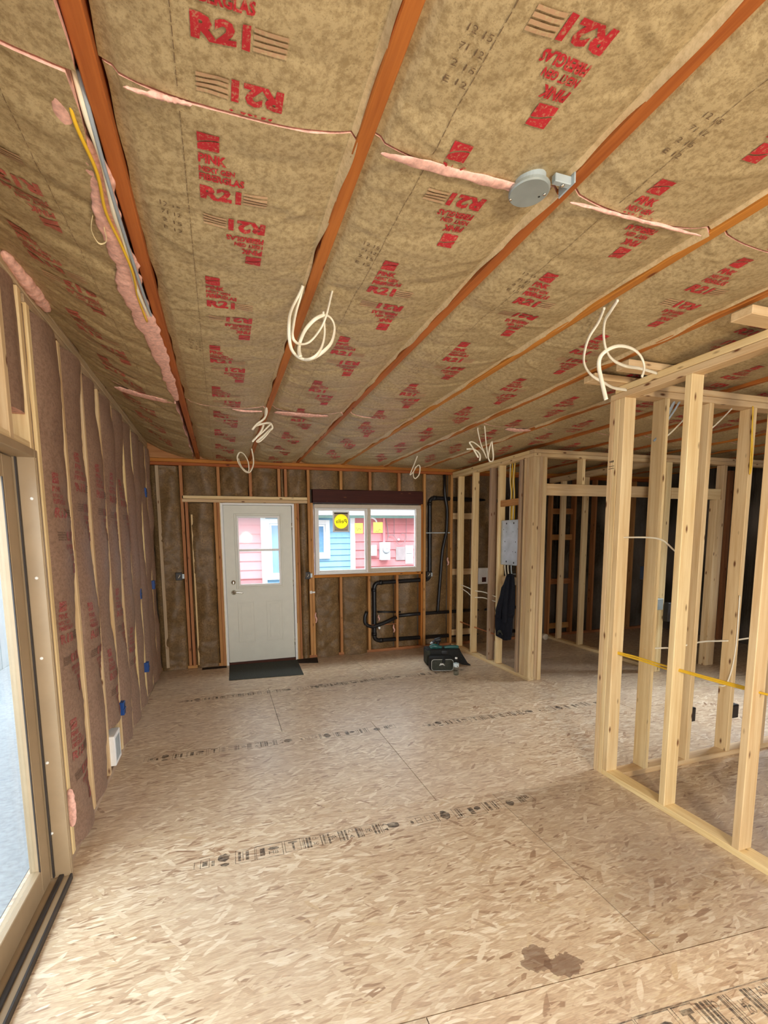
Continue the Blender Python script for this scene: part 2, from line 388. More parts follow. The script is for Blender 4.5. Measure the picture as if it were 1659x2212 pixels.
def logo(sz):
    parts = []
    n = 8
    for i in range(n):
        x0, x1 = sz*i/n, sz*(i+1)/n
        c0 = sz*(.62-.30*math.sin(math.pi*.5*i/n)); c1 = sz*(.62-.30*math.sin(math.pi*.5*(i+1)/n))
        for (ta, tb) in ((0, -.03), (.05, None)):
            if tb is not None: q = [(x0, 0), (x0, c0+tb*sz), (x1, c1+tb*sz), (x1, 0)]
            else: q = [(x0, c0+ta*sz), (x0, sz), (x1, sz), (x1, c1+ta*sz)]
            parts.append((np.array(q), [(0, 1, 2, 3)]))
    return parts
def block(rtext):
    """one printed block and its upside-down twin, 0.54 m long, 0.19 m wide (right, down)"""
    up = []
    for p in logo(.052): up.append((p, 0, 0, 1))
    up.append((glyphs('PINK', .070, .028, .045), 0, .064, 1))
    up.append((glyphs('NEXT GEN', .092, .019, .04), 0, .102, 1))
    up.append((glyphs('FIBERGLAS', .118, .025, .045), 0, .127, 1))
    up.append((glyphs(rtext, .112, .050, .052), 0, .170, 1))
    for k in range(4): up.append((rect2(.118, .172+k*.012, .185, .180+k*.012), 0, 0, 2))
    out = Ink()
    for (vf, dx, dy, m_) in up:
        v = vf[0]+np.array((dx, dy)); out.parts.append((v, vf[1], m_))
        out.parts.append((np.array((.19, .505))-v, vf[1], m_))
    return out
BLK = {'R21': block('R21'), 'R13': block('R13')}
def smallblk():
    o = Ink()
    for k, t in enumerate(('12 15', '71 12', '2 15', 'E 12')): o.add(glyphs(t, .055, .014, .0), 0, k*.034, 3)
    return o
SMB = smallblk()

# ------------------------------------------------------------ insulation batts
def wr(seed, scale=1.0, amp=1.0):
    rs = np.random.RandomState(seed)
    K = []
    for i in range(5):
        L = rs.uniform(.16, .75)/scale; an = rs.normal(math.pi/2, .6)
        K.append((math.cos(an)*2*math.pi/L, math.sin(an)*2*math.pi/L, rs.uniform(0, 6.3), rs.uniform(.4, 1)*L*.012*amp, rs.uniform(.5, 2.5), rs.uniform(0, 6.3)))
    CR = [(rs.choice([.08, .48])+rs.uniform(-.08, .08), rs.uniform(0, 2.6), rs.uniform(-.7, .7), rs.uniform(-1.5, 1.5), rs.uniform(.08, .22), rs.uniform(.003, .0065)*amp*(1 if amp < 1.6 else .7)) for _ in range(16)]
    def f(u, v):
        z = 0*u
        for (kx, ky, ph, A, wpr, p2) in K:
            s_ = np.sin(kx*u+ky*v+ph+1.2*np.sin(wpr*2.2*u+p2+v*1.7))
            z = z+A*(s_*.4-(1-np.abs(s_))**3*.9)
            z = z+A*.15*np.sin(kx*2.7*u+ky*2.3*v+p2)
        z = z*.75
        for (cu, cv, tn, cc, hw, A) in CR: z = z+A*np.exp(-((v-cv-tn*(u-cu)-cc*(u-cu)**2)/.011)**2)*np.exp(-((u-cu)/hw)**2)
        return z
    return f
def batt(name, O, U, V, w, h, d, seed, mat='kraft', amp=1.0, ink=(), gu=.02, gv=.02, back=.08, lip=None, parent=None, pinkside=True, inkm=('ink_red', 'ink_faint', 'ink_dark')):
    O = np.array(O, float); U = np.array(U, float); V = np.array(V, float); Nn = -np.cross(U, V)
    nu = max(4, round(w/gu)); nv = max(4, round(h/gv)); wf = wr(seed, 1, amp)
    def dep(u, v):
        return d(u, v)+wf(u, v)*np.clip(np.minimum(u, w-u)/.05, .15, 1)*np.clip(np.minimum(v, h-v)/.04+.3, 0, 1)
    uu_, vv_ = np.meshgrid(np.linspace(0, w, nu+1), np.linspace(0, h, nv+1))
    dd = dep(uu_, vv_)
    ue = uu_.copy()
    rs = np.random.RandomState(seed+5)
    wav = .006*np.sin(vv_*9+seed)+.004*np.sin(vv_*23+seed*2)
    ue[:, 0] += wav[:, 0]*.8; ue[:, -1] += wav[:, -1]
    if lip is not None: dd[:, -1] = lip(vv_[:, -1])
    P = O+ue[..., None]*U+vv_[..., None]*V+dd[..., None]*Nn
    B = MB(); vs = P.reshape(-1, 3); W1 = nu+1
    fs = [(j*W1+i, (j+1)*W1+i, (j+1)*W1+i+1, j*W1+i+1) for j in range(nv) for i in range(nu)]
    if lip is None: B.add(vs, fs, 0)
    else:
        B.add(vs, [f for i, f in enumerate(fs) if i % nu != nu-1], 0); B.f += [f for i, f in enumerate(fs) if i % nu == nu-1]; B.m += [5]*nv
    ring = [i for i in range(W1)]+[j*W1+nu for j in range(1, nv+1)]+[nv*W1+i for i in range(nu-1, -1, -1)]+[j*W1 for j in range(nv-1, 0, -1)]
    rv = vs[ring]; n = len(ring); bk = rv-np.outer((rv-O)@Nn-dd.min()+back, Nn)
    B.add(np.vstack([rv, bk]), [(i, (i+1) % n, (i+1) % n+n, i+n) for i in range(n)], 1 if pinkside else 0)
    B.add(bk, [tuple(range(n))], 1)
    for (ik, du, dv, flip) in ink:
        for (pv, pf, mt) in ik.parts:
            q = pv.copy()
            if flip: q = np.array((.19, .505))-q
            q = q+np.array((du, dv))
            keep = [f for f in pf if all(.004 < q[i][0] < w-.004 and .004 < q[i][1] < h-.004 for i in f)]
            if not keep: continue
            z = dep(q[:, 0], q[:, 1])+.0026
            B.add(O+q[:, 0][:, None]*U+q[:, 1][:, None]*V+z[:, None]*Nn, keep, mt+1)
    o = B.build(name, [mat, 'pink_fibre']+list(inkm)+['kraft_flange'], parent, fix=False, smooth=True)
    return o, dep
def fluff(pts, wid, thick, parent, seed, name='exposed_fibre'):
    """lumpy strip of pink glass wool along a path; wid across, thick hanging down"""
    P = catmull(pts, 10); rs = random.Random(seed); seg = 10; vs = []
    for i, p in enumerate(P):
        t = (P[min(i+1, len(P)-1)]-P[max(i-1, 0)]).normalized(); sd = t.cross(Vector((0, 0, 1))).normalized() if abs(t.z) < .8 else Vector((0, 1, 0)); up = sd.cross(t)
        e = math.sin(math.pi*min(1, max(.0, i/(len(P)-1))))**.35
        k = (k*.6+.4*(.55+.85*rs.random())) if i else .9
        for j in range(seg):
            an = 2*math.pi*j/seg; q = .8+.4*rs.random()
            vs.append(p+sd*math.cos(an)*wid*e*k*q+up*math.sin(an)*thick*e*q+Vector((rs.uniform(-1, 1), rs.uniform(-1, 1), rs.uniform(-1, 1)))*.0025)
    n = len(P); B = MB().add(vs, [(i*seg+j, i*seg+(j+1) % seg, (i+1)*seg+(j+1) % seg, (i+1)*seg+j) for i in range(n-1) for j in range(seg)]+[tuple(range(seg)), tuple((n-1)*seg+j for j in range(seg))])
    o = B.build(name, 'pink_fibre', parent, smooth=True)
    o.modifiers.new('s', 'SUBSURF').levels = 1; o.modifiers['s'].render_levels = 1
    o['label'] = 'pink glass wool showing at the edge'
    return o
# ============================================================ SETTING
XL, D, XF, YF = -.79, 5.997, 7.4, -2.6      # room faces of the left and back framing, far right wall, wall behind the camera
ZJ = 2.62                                   # underside of the joists
# floor: tongue and groove panels with fine gaps over a dark void, one mesh
def floor():
    B = MB(); B.box(-1.0, YF-.1, -.06, XF+.1, 6.2, -.012, 1)
    E_ = [(-2.55, 0), (-1.27, -.05), (-.05, -.075), (1.205, -.075), (2.395, -.105), (3.70, -.035), (4.92, 0), (6.14, 0)]
    xs_ = [.2, -.9, .6, 1.585, 1.213, .427, 1.65]; pan = []; rs = random.Random(3)
    for r_ in range(7):
        (ya, sa), (yb, sb) = E_[r_], E_[r_+1]; x = xs_[r_]-2.44*3
        while x < XF:
            x0 = max(x+.002, -.99); x1 = min(x+2.44-.002, XF)
            if x1 > x0+.05:
                q_ = [(x0, ya+sa*(x0-1.2)+.0025), (x1, ya+sa*(x1-1.2)+.0025), (x1, yb+sb*(x1-1.2)-.0025), (x0, yb+sb*(x0-1.2)-.0025)]
                B.add([(a_, b_, -.011) for a_, b_ in q_]+[(a_, b_, 0) for a_, b_ in q_], [(4, 5, 6, 7), (0, 1, 5, 4), (1, 2, 6, 5), (2, 3, 7, 6), (3, 0, 4, 7)], 0); pan += [rs.random()]*8
            x += 2.44
    o = B.build('floor', ['osb_floor', 'line_black'], origin=(0, 0, 0), fix=False)
    at = o.data.attributes.new('panel', 'FLOAT', 'POINT'); at.data.foreach_set('value', [0]*8+pan)
    tag(o, kind='structure'); return o
FL = floor()
def floor_ink(name, items, x, y, ang, rot=0):
    B = MB(); ca, sa = math.cos(ang), math.sin(ang)
    for (vf, dx, dy) in items:
        q = vf[0]+np.array((dx, dy)); B.add([(x+p[0]*ca+p[1]*sa, y+p[0]*sa-p[1]*ca, .0012) for p in q], vf[1])
    o = B.build(name, 'floor_ink', FL, fix=False); return o
def frame2(x0, y0, x1, y1, t=.003):
    return [(rect2(x0, y0, x1, y0+t, .5), 0, 0), (rect2(x0, y1-t, x1, y1, .5), 0, 0), (rect2(x0, y0, x0+t, y1, .5), 0, 0), (rect2(x1-t, y0, x1, y1, .5), 0, 0)]
def bars(x, y0, y1, ws):
    out = []; 
    for w, g in ws: out.append((rect2(x, y0, x+w, y1, .5), 0, 0)); x += w+g
    return out
def blob(cx_, cy_, rx, ry, n=14, seed=1):
    rs = random.Random(seed); v = [(cx_+math.cos(6.283*i/n)*rx*rs.uniform(.75, 1.1), cy_+math.sin(6.283*i/n)*ry*rs.uniform(.75, 1.1)) for i in range(n)]
    return (np.array(v), [tuple(range(n-1, -1, -1))])
def stamp_row(L, seed):
    """the grade stamp line: boxes, bars, a few characters and smudged seals, about 1.55 m long and 0.09 m high"""
    rs = random.Random(seed); it = []
    it += frame2(.03, .02, .075, .085)+[(rect2(.04, .035, .065, .07, .5), 0, 0), (rect2(.0, .03, .003, .075, .5), 0, 0), (rect2(.084, .04, .10, .08, .5), 0, 0), (rect2(.02, .0, .095, .003, .5), 0, 0)]
    it += [(blob(.145, .035, .032, .032, seed=seed), 0, 0), (blob(.15, .09, .025, .012, seed=seed+1), 0, 0)]
    it += frame2(.20, 0, .30, .10)+bars(.215, .015, .085, [(.014, .008), (.004, .012), (.016, .01)])
    it += frame2(.305, 0, .445, .10)+[(rect2(.325, .02, .35, .08, .5), 0, 0), (blob(.395, .035, .032, .014, seed=seed+2), 0, 0), (glyphs('H8', .05, .025, .01, 0), .37, .055)]
    it += frame2(.455, 0, .54, .09)+[(glyphs('T', .05, .07, .02, 0), .475, .012)]
    x = .55
    for k in range(5):
        it += bars(x, .005, .09, [(rs.choice([.003, .006, .012]), rs.choice([.004, .007])) for _ in range(4)]); x += .055
        it += [(glyphs(['O-', 'ZO', 'A3', 'HI', 'A'][k], .035, .022, .01, 0), x, .01+.03*(k % 2)), (glyphs(['3C', 'HS', 'A', 'NO', '4'][k], .03, .022, .01, 0), x, .055-.03*(k % 2))]; x += .045
    it += [(rect2(.30, -.004, x, -.001, .5), 0, 0)]
    it += [(blob(x+.02, .04, .04, .03, seed=seed+4), 0, 0)]
    x += .12
    it += [(rect2(x, .0, x+.16, .003, .5), 0, 0), (rect2(x+.03, .085, x+.16, .088, .5), 0, 0)]+frame2(x+.04, .02, x+.075, .07)+frame2(x+.10, .015, x+.135, .065)+[(rect2(x+.045, .044, x+.07, .048, .5), 0, 0), (blob(x+.012, .05, .01, .018, seed=5), 0, 0)]
    it += bars(x+.16, 0, .09, [(.006, .004), (.006, .006)])+[(blob(x+.225, .045, .032, .045, seed=seed+6), 0, 0)]
    x += .28
    it += frame2(x, 0, x+.2, .10)+bars(x+.02, .01, .09, [(.006, .005), (.012, .006), (.004, .008)])+[(rect2(x+.10, .02, x+.13, .085, .5), 0, 0), (blob(x+.16, .04, .022, .02, seed=seed+7), 0, 0)]
    it += bars(x+.21, 0, .085, [(.006, .012), (.018, .02), (.006, .006), (.01, .012), (.004, .01)])
    it += [(rect2(x+.2, -.003, x+.48, -.001, .5), 0, 0), (blob(x+.38, .05, .03, .03, seed=seed+9), 0, 0)]+bars(x+.45, .01, .07, [(.008, .004), (.02, .004), (.004, .01)])+[(glyphs('B', .03, .03, .02, 0), x+.50, .01)]
    it += frame2(x+.49, 0, x+.55, .075)
    return it
floor_ink('grade_stamp', stamp_row(1.5, 3), -.20, 2.315, -.02)
floor_ink('grade_stamp', stamp_row(1.5, 8), -.62, 3.60, -.02)
floor_ink('grade_stamp', stamp_row(1.5, 21), 1.62, 3.50, -.03)
floor_ink('grade_stamp', stamp_row(1.5, 33), -.45, 4.83, 0)
floor_ink('grade_stamp', stamp_row(1.5, 44), .85, 4.86, 0)
it = stamp_row(1.5, 5)
floor_ink('grade_stamp', [((v[0]*np.array((1.0, 1.35)), v[1]), dx, dy*1.35) for v, dx, dy in it], .96, 1.05, -.075)

# ceiling deck above the joists
ce = bx('ceiling', 'osb_dark', -1.0, YF-.1, 2.90, XF+.1, 6.2, 2.93, kind='structure')
ORD = ['first', 'second', 'third', 'fourth', 'fifth', 'sixth', 'seventh', 'eighth', 'ninth', 'tenth', 'eleventh', 'twelfth', 'thirteenth', 'fourteenth']
JX = [-.224+.61*k for k in range(13)]
JL = {0: 'orange-brown ceiling joist nearest the left wall, with pink fibre and loose cables along it',
      1: 'orange-brown ceiling joist with the big looped white cable hanging at its edge',
      2: 'orange-brown ceiling joist that carries the round metal junction cover',
      3: 'orange-brown ceiling joist with the twisted white cable pair near the right partition corner',
      4: 'orange-brown ceiling joist with two knotted white cables hanging far down the room'}
for k, x in enumerate(JX):
    lb = JL.get(k, 'orange-brown ceiling joist, %s one counted from the left wall' % ORD[k])
    lum('ceiling_joist', 'joist', x-.020, YF, ZJ, x+.020, 5.99, 2.86, label=lb, category='joist', group='ceiling joists')

# ceiling batts
def place_prints(starts, w, y0, y1, kind='R21', off=-.095):
    out = []
    for s_ in starts: out.append((BLK[kind], w/2+off, s_-y0, False))
    return out
ROWS = [(-1.25, 1.183, 'nearest'), (1.190, 3.60, 'middle'), (3.61, 5.985, 'farthest')]
def seq(a, b, st=.63): return [a+st*i for i in range(int((b-a)/st)+1)]
PR = {0: {0: seq(-.99, .9)+[.855], 1: seq(1.255, 3.5), 2: seq(3.70, 5.6)},
      1: {0: seq(-.78, .5)+[.47, 1.085], 1: [.935]+seq(1.60, 3.5), 2: seq(3.66, 5.6)},
      2: {0: [-.20, .43, 1.045], 1: [.86]+seq(1.505, 3.5), 2: seq(3.75, 5.6)},
      3: {0: [.4, 1.0], 1: seq(1.23, 3.5), 2: seq(3.8, 5.6)}, 4: {0: [.5], 1: seq(1.45, 3.5), 2: seq(3.7, 5.5)}, 5: {0: [.5], 1: seq(1.3, 3.5), 2: seq(3.7, 5.5)}}
PR[0][0] = [-.44, .19, .82]; PR[1][0] = [-.12, .508, 1.1]; PR[1][1] = [.97]+seq(1.60, 3.5)
bb = 0
for k in range(0, 12):
    x0 = JX[k]+.021; x1 = JX[k+1]-.021; w = x1-x0
    for ri, (y0, y1, rn) in enumerate(ROWS):
        h = y1-y0; sd = 100+k*7+ri
        def d(u, v, w=w, y0=y0):
            t = np.clip(np.abs(2*u/w-1), 0, 1)
            return -.022+.034*(1-t**3)-.010*(u < .03)
        ink = place_prints(PR.get(k, {0: [.4], 1: [1.5, 2.1, 2.7], 2: [4., 4.6]})[ri], w, y0, y1) if k < 9 else []
        if k < 3:
            dl = Ink(); L = 0
            while L < h-.06: dl.add(rect2(0, 0, .0016, .02), 0, L, 3); L += .026
            ink.append((dl, w/2-.13, .02, False))
            if ri < 2: ink += [(SMB, w/2-.21+.02*k, .35 if ri else 2.12, False), (SMB, w/2-.19, 1.3, False)]
        lip = (lambda v, s=sd: -.004+.007*np.sin(v*7+s)+.004*np.sin(v*19+s)) if k < 5 else None
        amp = (.9 if ri == 1 else .8) if ri < 2 else 1.5
        res = .012 if (k < 4 and ri < 2) else .018
        o, dep = batt('ceiling_batt', (x0, y0, ZJ), (1, 0, 0), (0, 1, 0), w, h, d, sd, amp=amp, ink=ink, gu=res, gv=res, lip=lip)
        tag(o, 'kraft-faced ceiling insulation batt, %s of its row, in the %s joist bay from the left' % (rn, ORD[k+1]), 'insulation', 'ceiling insulation batts')
        if ri == 1 and k in (0, 1, 2):
            e = {0: [(-.16, 1.19), (-.10, 1.20), (-.06, 1.205), (-.02, 1.20)], 1: [(.43, 1.188), (.60, 1.186), (.78, 1.186), (.90, 1.188)], 2: [(1.02, 1.10), (1.2, 1.15), (1.35, 1.185), (1.55, 1.19)]}[k]
            fluff([(x, 1.187, ZJ-.014) for x, y in e], .018 if k == 1 else .006, .005, o, sd)
        if ri == 2 and k in (1, 4, 0):
            e = {1: (.43, .86), 4: (2.50, 2.76), 0: (.12, .34)}[k]
            fluff([(e[0]+(e[1]-e[0])*i/3, 3.61+(.02 if i in (1, 2) else 0), ZJ-.020) for i in range(4)], .045 if k else .008, .008, o, sd)
# left-most bay, rising to the top of the left wall, R13
for ri, (y0, y1, rn) in enumerate(ROWS):
    x0, x1 = XL+.005, JX[0]-(.021 if ri == 0 else .045); w = x1-x0
    d = lambda u, v, w=w: -.180*(1-u/w)+.012+.03*np.sin(np.pi*np.clip(u/w, 0, 1))
    ink = [(BLK['R13'], w/2-.03-.09, s_-y0, True) for s_ in ([.1, .75] if ri == 0 else [1.33, 1.93, 2.53, 3.1] if ri == 1 else [3.7, 4.3, 4.9])]
    dl = Ink(); L = 0
    while L < y1-y0-.06: dl.add(rect2(0, 0, .0016, .02), 0, L, 3); L += .026
    ink.append((dl, w/2+.10, .02, False))
    o, dep = batt('ceiling_batt', (x0, y0, ZJ), (1, 0, 0), (0, 1, 0), w, y1-y0, d, 77+ri, amp=1.9, ink=ink, gu=.014, gv=.014, inkm=('ink_red_pale', 'ink_faint', 'ink_dark'))
    tag(o, 'kraft-faced ceiling insulation batt beside the left wall, %s of its row' % rn, 'insulation', 'ceiling insulation batts')
    if ri == 1:
        fluff([(-.305, 1.20, 2.625), (-.298, 1.35, 2.622), (-.275, 1.5, 2.62), (-.290, 1.7, 2.615), (-.282, 1.9, 2.62), (-.295, 2.05, 2.615), (-.285, 2.3, 2.612), (-.268, 2.6, 2.612), (-.262, 2.9, 2.61), (-.26, 3.2, 2.612), (-.256, 3.55, 2.612)], .046, .014, o, 5)
        MBc = MB().tube([(-.33, 1.66, 2.62), (-.345, 1.70, 2.60), (-.335, 1.74, 2.585), (-.31, 1.73, 2.59), (-.305, 1.68, 2.60)], .004, 6, .3); MBc.build('torn_paper_curl', 'foam', o, smooth=True)
    if ri == 2: fluff([(-.66, 3.60, 2.69), (-.55, 3.62, 2.665), (-.42, 3.62, 2.64), (-.28, 3.62, 2.62)], .055, .010, o, 9)
    if ri == 0: fluff([(-.76, 1.2, 2.735), (-.75, 1.7, 2.73)], .03, .02, o, 19)
fl = fluff([(-.775, 2.25, 2.775), (-.765, 2.4, 2.765), (-.762, 2.55, 2.765), (-.768, 2.72, 2.77)], .035, .03, None, 31, name='fibreglass_tuft')
tag(fl, 'ragged pink tuft of glass wool on the top plate above the sliding door', 'insulation')

# ------------------------------------------------------------ left wall
wl = empty('wall_left', (XL, 2, 0), kind='structure')
SY = [2.49+.406*k for k in range(9)]
def wl_(n, sp, *a_): return lum(n, sp, *a_, parent=wl)
wl_('bottom_plate', 'grey_pine', XL-.089, 2.40, 0, XL-.004, D, .038)
wl_('top_plate', 'grey_pine', XL-.089, YF, 2.735, XL+.003, D, 2.773)
wl_('top_plate', 'grey_pine', XL-.089, YF, 2.776, XL+.003, D, 2.814)
wl_('top_plate', 'grey_pine', XL-.089, 2.48, 2.697, XL-.002, D, 2.733)
for i, y in enumerate(SY):
    wl_('stud', 'pine', XL-.089, y, .038, XL+.001, y+.038, 2.70)
wl_('stud', 'pine', XL-.089, 2.405, .038, XL, 2.443, 2.73)
for y in (2.20, 1.79, 1.38, .97, .56): wl_('cripple_stud', 'pine', XL-.089, y, 2.05, XL, y+.038, 2.735)
wl_('header', 'pine', XL-.089, .30, 2.04, XL-.002, 2.405, 2.075)
for y in (.26, -.2, -.6, -1.0, -1.4, -1.8, -2.2): wl_('stud', 'pine', XL-.089, y, 0, XL, y+.038, 2.735)
B = MB().box(XL-.11, 2.40, -.05, XL-.091, 6.14, 2.9).box(XL-.11, YF, 2.04, XL-.091, 2.40, 2.9).box(XL-.11, YF, -.05, XL-.091, .30, 2.04)
B.build('sheathing', 'navy_wrap', wl)
def dl_(u, v, w=.368): return -.010+.030*np.sin(np.pi*np.clip(u/w, 0, 1))**.6+.010*np.sin(v*3.1)*np.sin(np.pi*np.clip(u/w, 0, 1))
for i in range(9):
    y0 = SY[i]+.039; y1 = (SY[i+1]-.001) if i < 8 else D-.01
    if y1-y0 < .1: continue
    w = y1-y0; z1 = 2.69; zb = .04
    def dd(u, v, w=w, i=i):
        e = .009*np.sin(v*(2.6+1.9*((i*37) % 5)/5)+i*2.3)+.006*np.sin(v*(7+i % 3)+i*1.7)
        return -.050+.078*np.sin(np.pi*np.clip(u/w, 0.0, 1.0))**.42+e
    ink = [(BLK['R13'], .07, s_, False) for s_ in (.55, 1.18, 1.42 if i % 2 else 1.80, 2.05)][::2]+[(SMB, .24, 1.2, False), (SMB, .22, .5, False), (SMB, .10, .9, False), (SMB, .12, 1.95, False)] if i < 5 else []
    if i == 0: ink = [(BLK['R13'], .06, 1.36, False), (BLK['R13'], .06, 1.98, False), (BLK['R13'], .06, .72, False), (SMB, .26, 1.7, False), (SMB, .12, .45, False), (SMB, .13, 1.15, False)]
    zc = zb if i != 2 else .34
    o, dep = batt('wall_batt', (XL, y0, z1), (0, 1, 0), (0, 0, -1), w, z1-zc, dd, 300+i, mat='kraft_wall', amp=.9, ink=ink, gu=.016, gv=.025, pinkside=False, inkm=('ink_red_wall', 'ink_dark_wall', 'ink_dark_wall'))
    tag(o, 'brown paper-faced batt in the %s left-wall stud bay from the sliding door' % ORD[i], 'insulation', 'left wall insulation batts')
    if i == 0: fluff([(XL+.012, 2.47, .20), (XL+.014, 2.475, .30), (XL+.012, 2.48, .40)], .015, .02, o, 41)
o, dep = batt('wall_batt', (XL, 2.445, 2.69), (0, 1, 0), (0, 0, -1), .044, 2.65, lambda u, v: -.012+0*u, 391, mat='kraft_wall', amp=.2, gu=.012, gv=.03)
tag(o, 'narrow strip of brown insulation squeezed between studs beside the sliding door', 'insulation')
for i, (y, z0, z1_) in enumerate([(2.24, 2.19, 2.73), (1.83, 2.19, 2.73)]):
    w = (2.405 if i == 0 else 2.20)-y-.001
    o, dep = batt('wall_batt', (XL, y, z1_), (0, 1, 0), (0, 0, -1), w, z1_-z0, lambda u, v: -.02+.02*np.sin(np.pi*u/.2), 420+i, mat='kraft_wall', amp=.5)
    tag(o, ['short brown batt above the sliding door, next to its corner stud', 'short brown batt above the sliding door at the photo edge'][i], 'insulation')

# sliding glass door in the left wall
d2 = empty('door_2', (XL-.04, 1.35, 0), kind='structure')
XI = -.765
def q(n, m_, *a_, **k): return bx(n, m_, *a_, parent=d2, bevel=.002, **k)
q('side_jamb', 'clad_tan', XI-.135, 2.36, .0, XI, 2.398, 2.035)
q('jamb_edge', 'clad_tan', XI, 2.362, .0, XI+.004, 2.385, 2.0)
q('side_jamb', 'clad_tan', XI-.135, .31, 0, XI, .345, 2.035)
q('head_jamb', 'clad_tan', XI-.135, .345, 2.0, XI, 2.36, 2.035)
q('sill', 'clad_tan', XI-.135, .345, 0, XI-.002, 2.36, .022)
q('sill_track', 'clad_dark', XI-.050, .345, .022, XI-.030, 2.36, .034)
q('sill_track', 'clad_dark', XI-.004, .345, .0, XI+.006, 2.36, .030)
q('jamb_track', 'clad_dark', XI-.073, 2.345, .03, XI-.066, 2.36, 2.0)
q('jamb_track', 'clad_tan', XI-.095, 2.350, .03, XI-.085, 2.36, 2.0)
def panel(x0, y0, y1):
    e = empty('sliding_panel', (x0, (y0+y1)/2, .03)); e.parent = d2; e.location = Vector((x0, (y0+y1)/2, .03))-d2.location
    def p(n, *a_): return bx(n, 'clad_tan', *a_, parent=e, bevel=.003)
    p('panel_stile', x0-.045, y1-.095, .03, x0, y1, 1.995); p('panel_stile', x0-.045, y0, .03, x0, y0+.095, 1.995)
    p('panel_rail', x0-.045, y0+.095, 1.90, x0, y1-.095, 1.995); p('panel_rail', x0-.045, y0+.095, .03, x0, y1-.095, .15)
    bx('glazing_bead', 'clad_dark', x0-.006, y1-.103, .142, x0-.001, y1-.096, 1.90, parent=e)
    bx('glass_pane', 'glass', x0-.026, y0+.095, .15, x0-.020, y1-.095, 1.90, parent=e)
panel(XI-.077, 1.30, 2.335); panel(XI-.020, .36, 1.38)
for z, x in ((1.822, -.789), (1.47, -.798), (1.102, -.807), (.602, -.822), (.25, -.83)):
    MB().lathe([(.001, 2.356), (.006, 2.356), (.007, 2.3595), (.007, 2.361)], (x, 0, z), axis=1, seg=12).build('screw_cap', 'paper_white', d2, smooth=True)

# ------------------------------------------------------------ back wall
wb = empty('wall_back', (3, D, 0), kind='structure')
def wk(n, sp, x0, z0, x1, z1, y0=D, y1=D+.089): return lum(n, sp, x0, y0, z0, x1, y1, z1, parent=wb)
wk('rim_joist', 'fir', XL, 2.62, 7.4, 2.88)
wk('top_plate', 'joist', XL, 2.578, 7.4, 2.618, D-.004); wk('top_plate', 'joist', XL, 2.538, 7.4, 2.576)
wk('bottom_plate', 'fir', XL, 0, .0, .038, D+.03); wk('bottom_plate', 'fir', .97, 0, 7.4, .038, D+.03)
for x in (-.455, -.437+.03): wk('stud', 'fir', x, .038, x+.036, 2.10 if x > -.44 else 2.538)
wk('stud', 'grey_pine', -.72, .04, -.682, 2.53, D-.012)
wk('cable_stud', 'pine', -.345, .038, -.325, 1.95, D+.01)
wk('king_stud', 'fir', -.072, .038, -.036, 2.10); wk('trimmer_stud', 'fir', -.034, .0, .004, 2.10)
wk('trimmer_stud', 'fir', .936, .0, .972, 2.10); wk('king_stud', 'fir', .974, .0, 1.0, 2.10)
wk('stud', 'fir', 1.115, .038, 1.150, 2.538); wk('stud', 'fir', 1.152, .038, 1.188, 2.11)
wk('door_header', 'pine', -.437, 2.142, 1.113, 2.180); wk('door_header', 'pine', -.437, 2.10, 1.113, 2.138, D-.001)
for x in (.0, .389, .751, .835): wk('cripple_stud', 'fir', x-.02, 2.182, x+.018, 2.538)
wb_h = bx('window_header', 'lvl', 1.188, D+.002, 2.115, 2.79, D+.089, 2.288, parent=wb, bevel=.002)
for x in (1.582, 1.997, 2.429): wk('cripple_stud', 'fir', x-.02, 2.29, x+.018, 2.538)
wk('window_sill_plate', 'joist', 1.19, 1.105, 2.79, 1.143)
for x in (1.540, 1.950, 2.375): wk('cripple_stud', 'fir', x, .038, x+.036, 1.104)
wk('trimmer_stud', 'joist', 2.762, .038, 2.794, 2.11); wk('king_stud', 'fir', 2.80, .038, 2.838, 2.538)
for x in (3.235, 3.63, 4.04, 4.45, 4.86): wk('stud', 'fir', x, .038, x+.038, 2.538)
wk('stud', 'fir', 5.20, .0, 5.30, 2.538, D-.003, D+.035); wk('stud', 'fir', 5.02, .038, 5.05, 2.538); wk('stud', 'fir', 5.47, .038, 5.508, 2.538)
for z in (1.985, 1.57, .855, .12): wk('blocking', 'fir', 5.05, z, 5.47, z+.089, D+.036, D+.07)
for z in (1.90, 1.075, .155): wk('blocking', 'pine', 3.274, z, 3.63, z+.089, D, D+.038)
for x in (5.88, 6.28, 6.7, 7.1): wk('stud', 'fir', x, .038, x+.038, 2.538)
B = MB().box(-.93, 6.09, -.05, .03, 6.11, 2.9).box(.94, 6.09, -.05, 1.19, 6.11, 2.9).box(1.19, 6.09, -.05, 2.79, 6.11, 1.13).box(.03, 6.09, 2.06, .94, 6.11, 2.9).box(1.19, 6.09, 2.10, 2.79, 6.11, 2.9).box(2.79, 6.09, -.05, 7.5, 6.11, 2.9)
B.build('sheathing', 'osb_dark', wb)
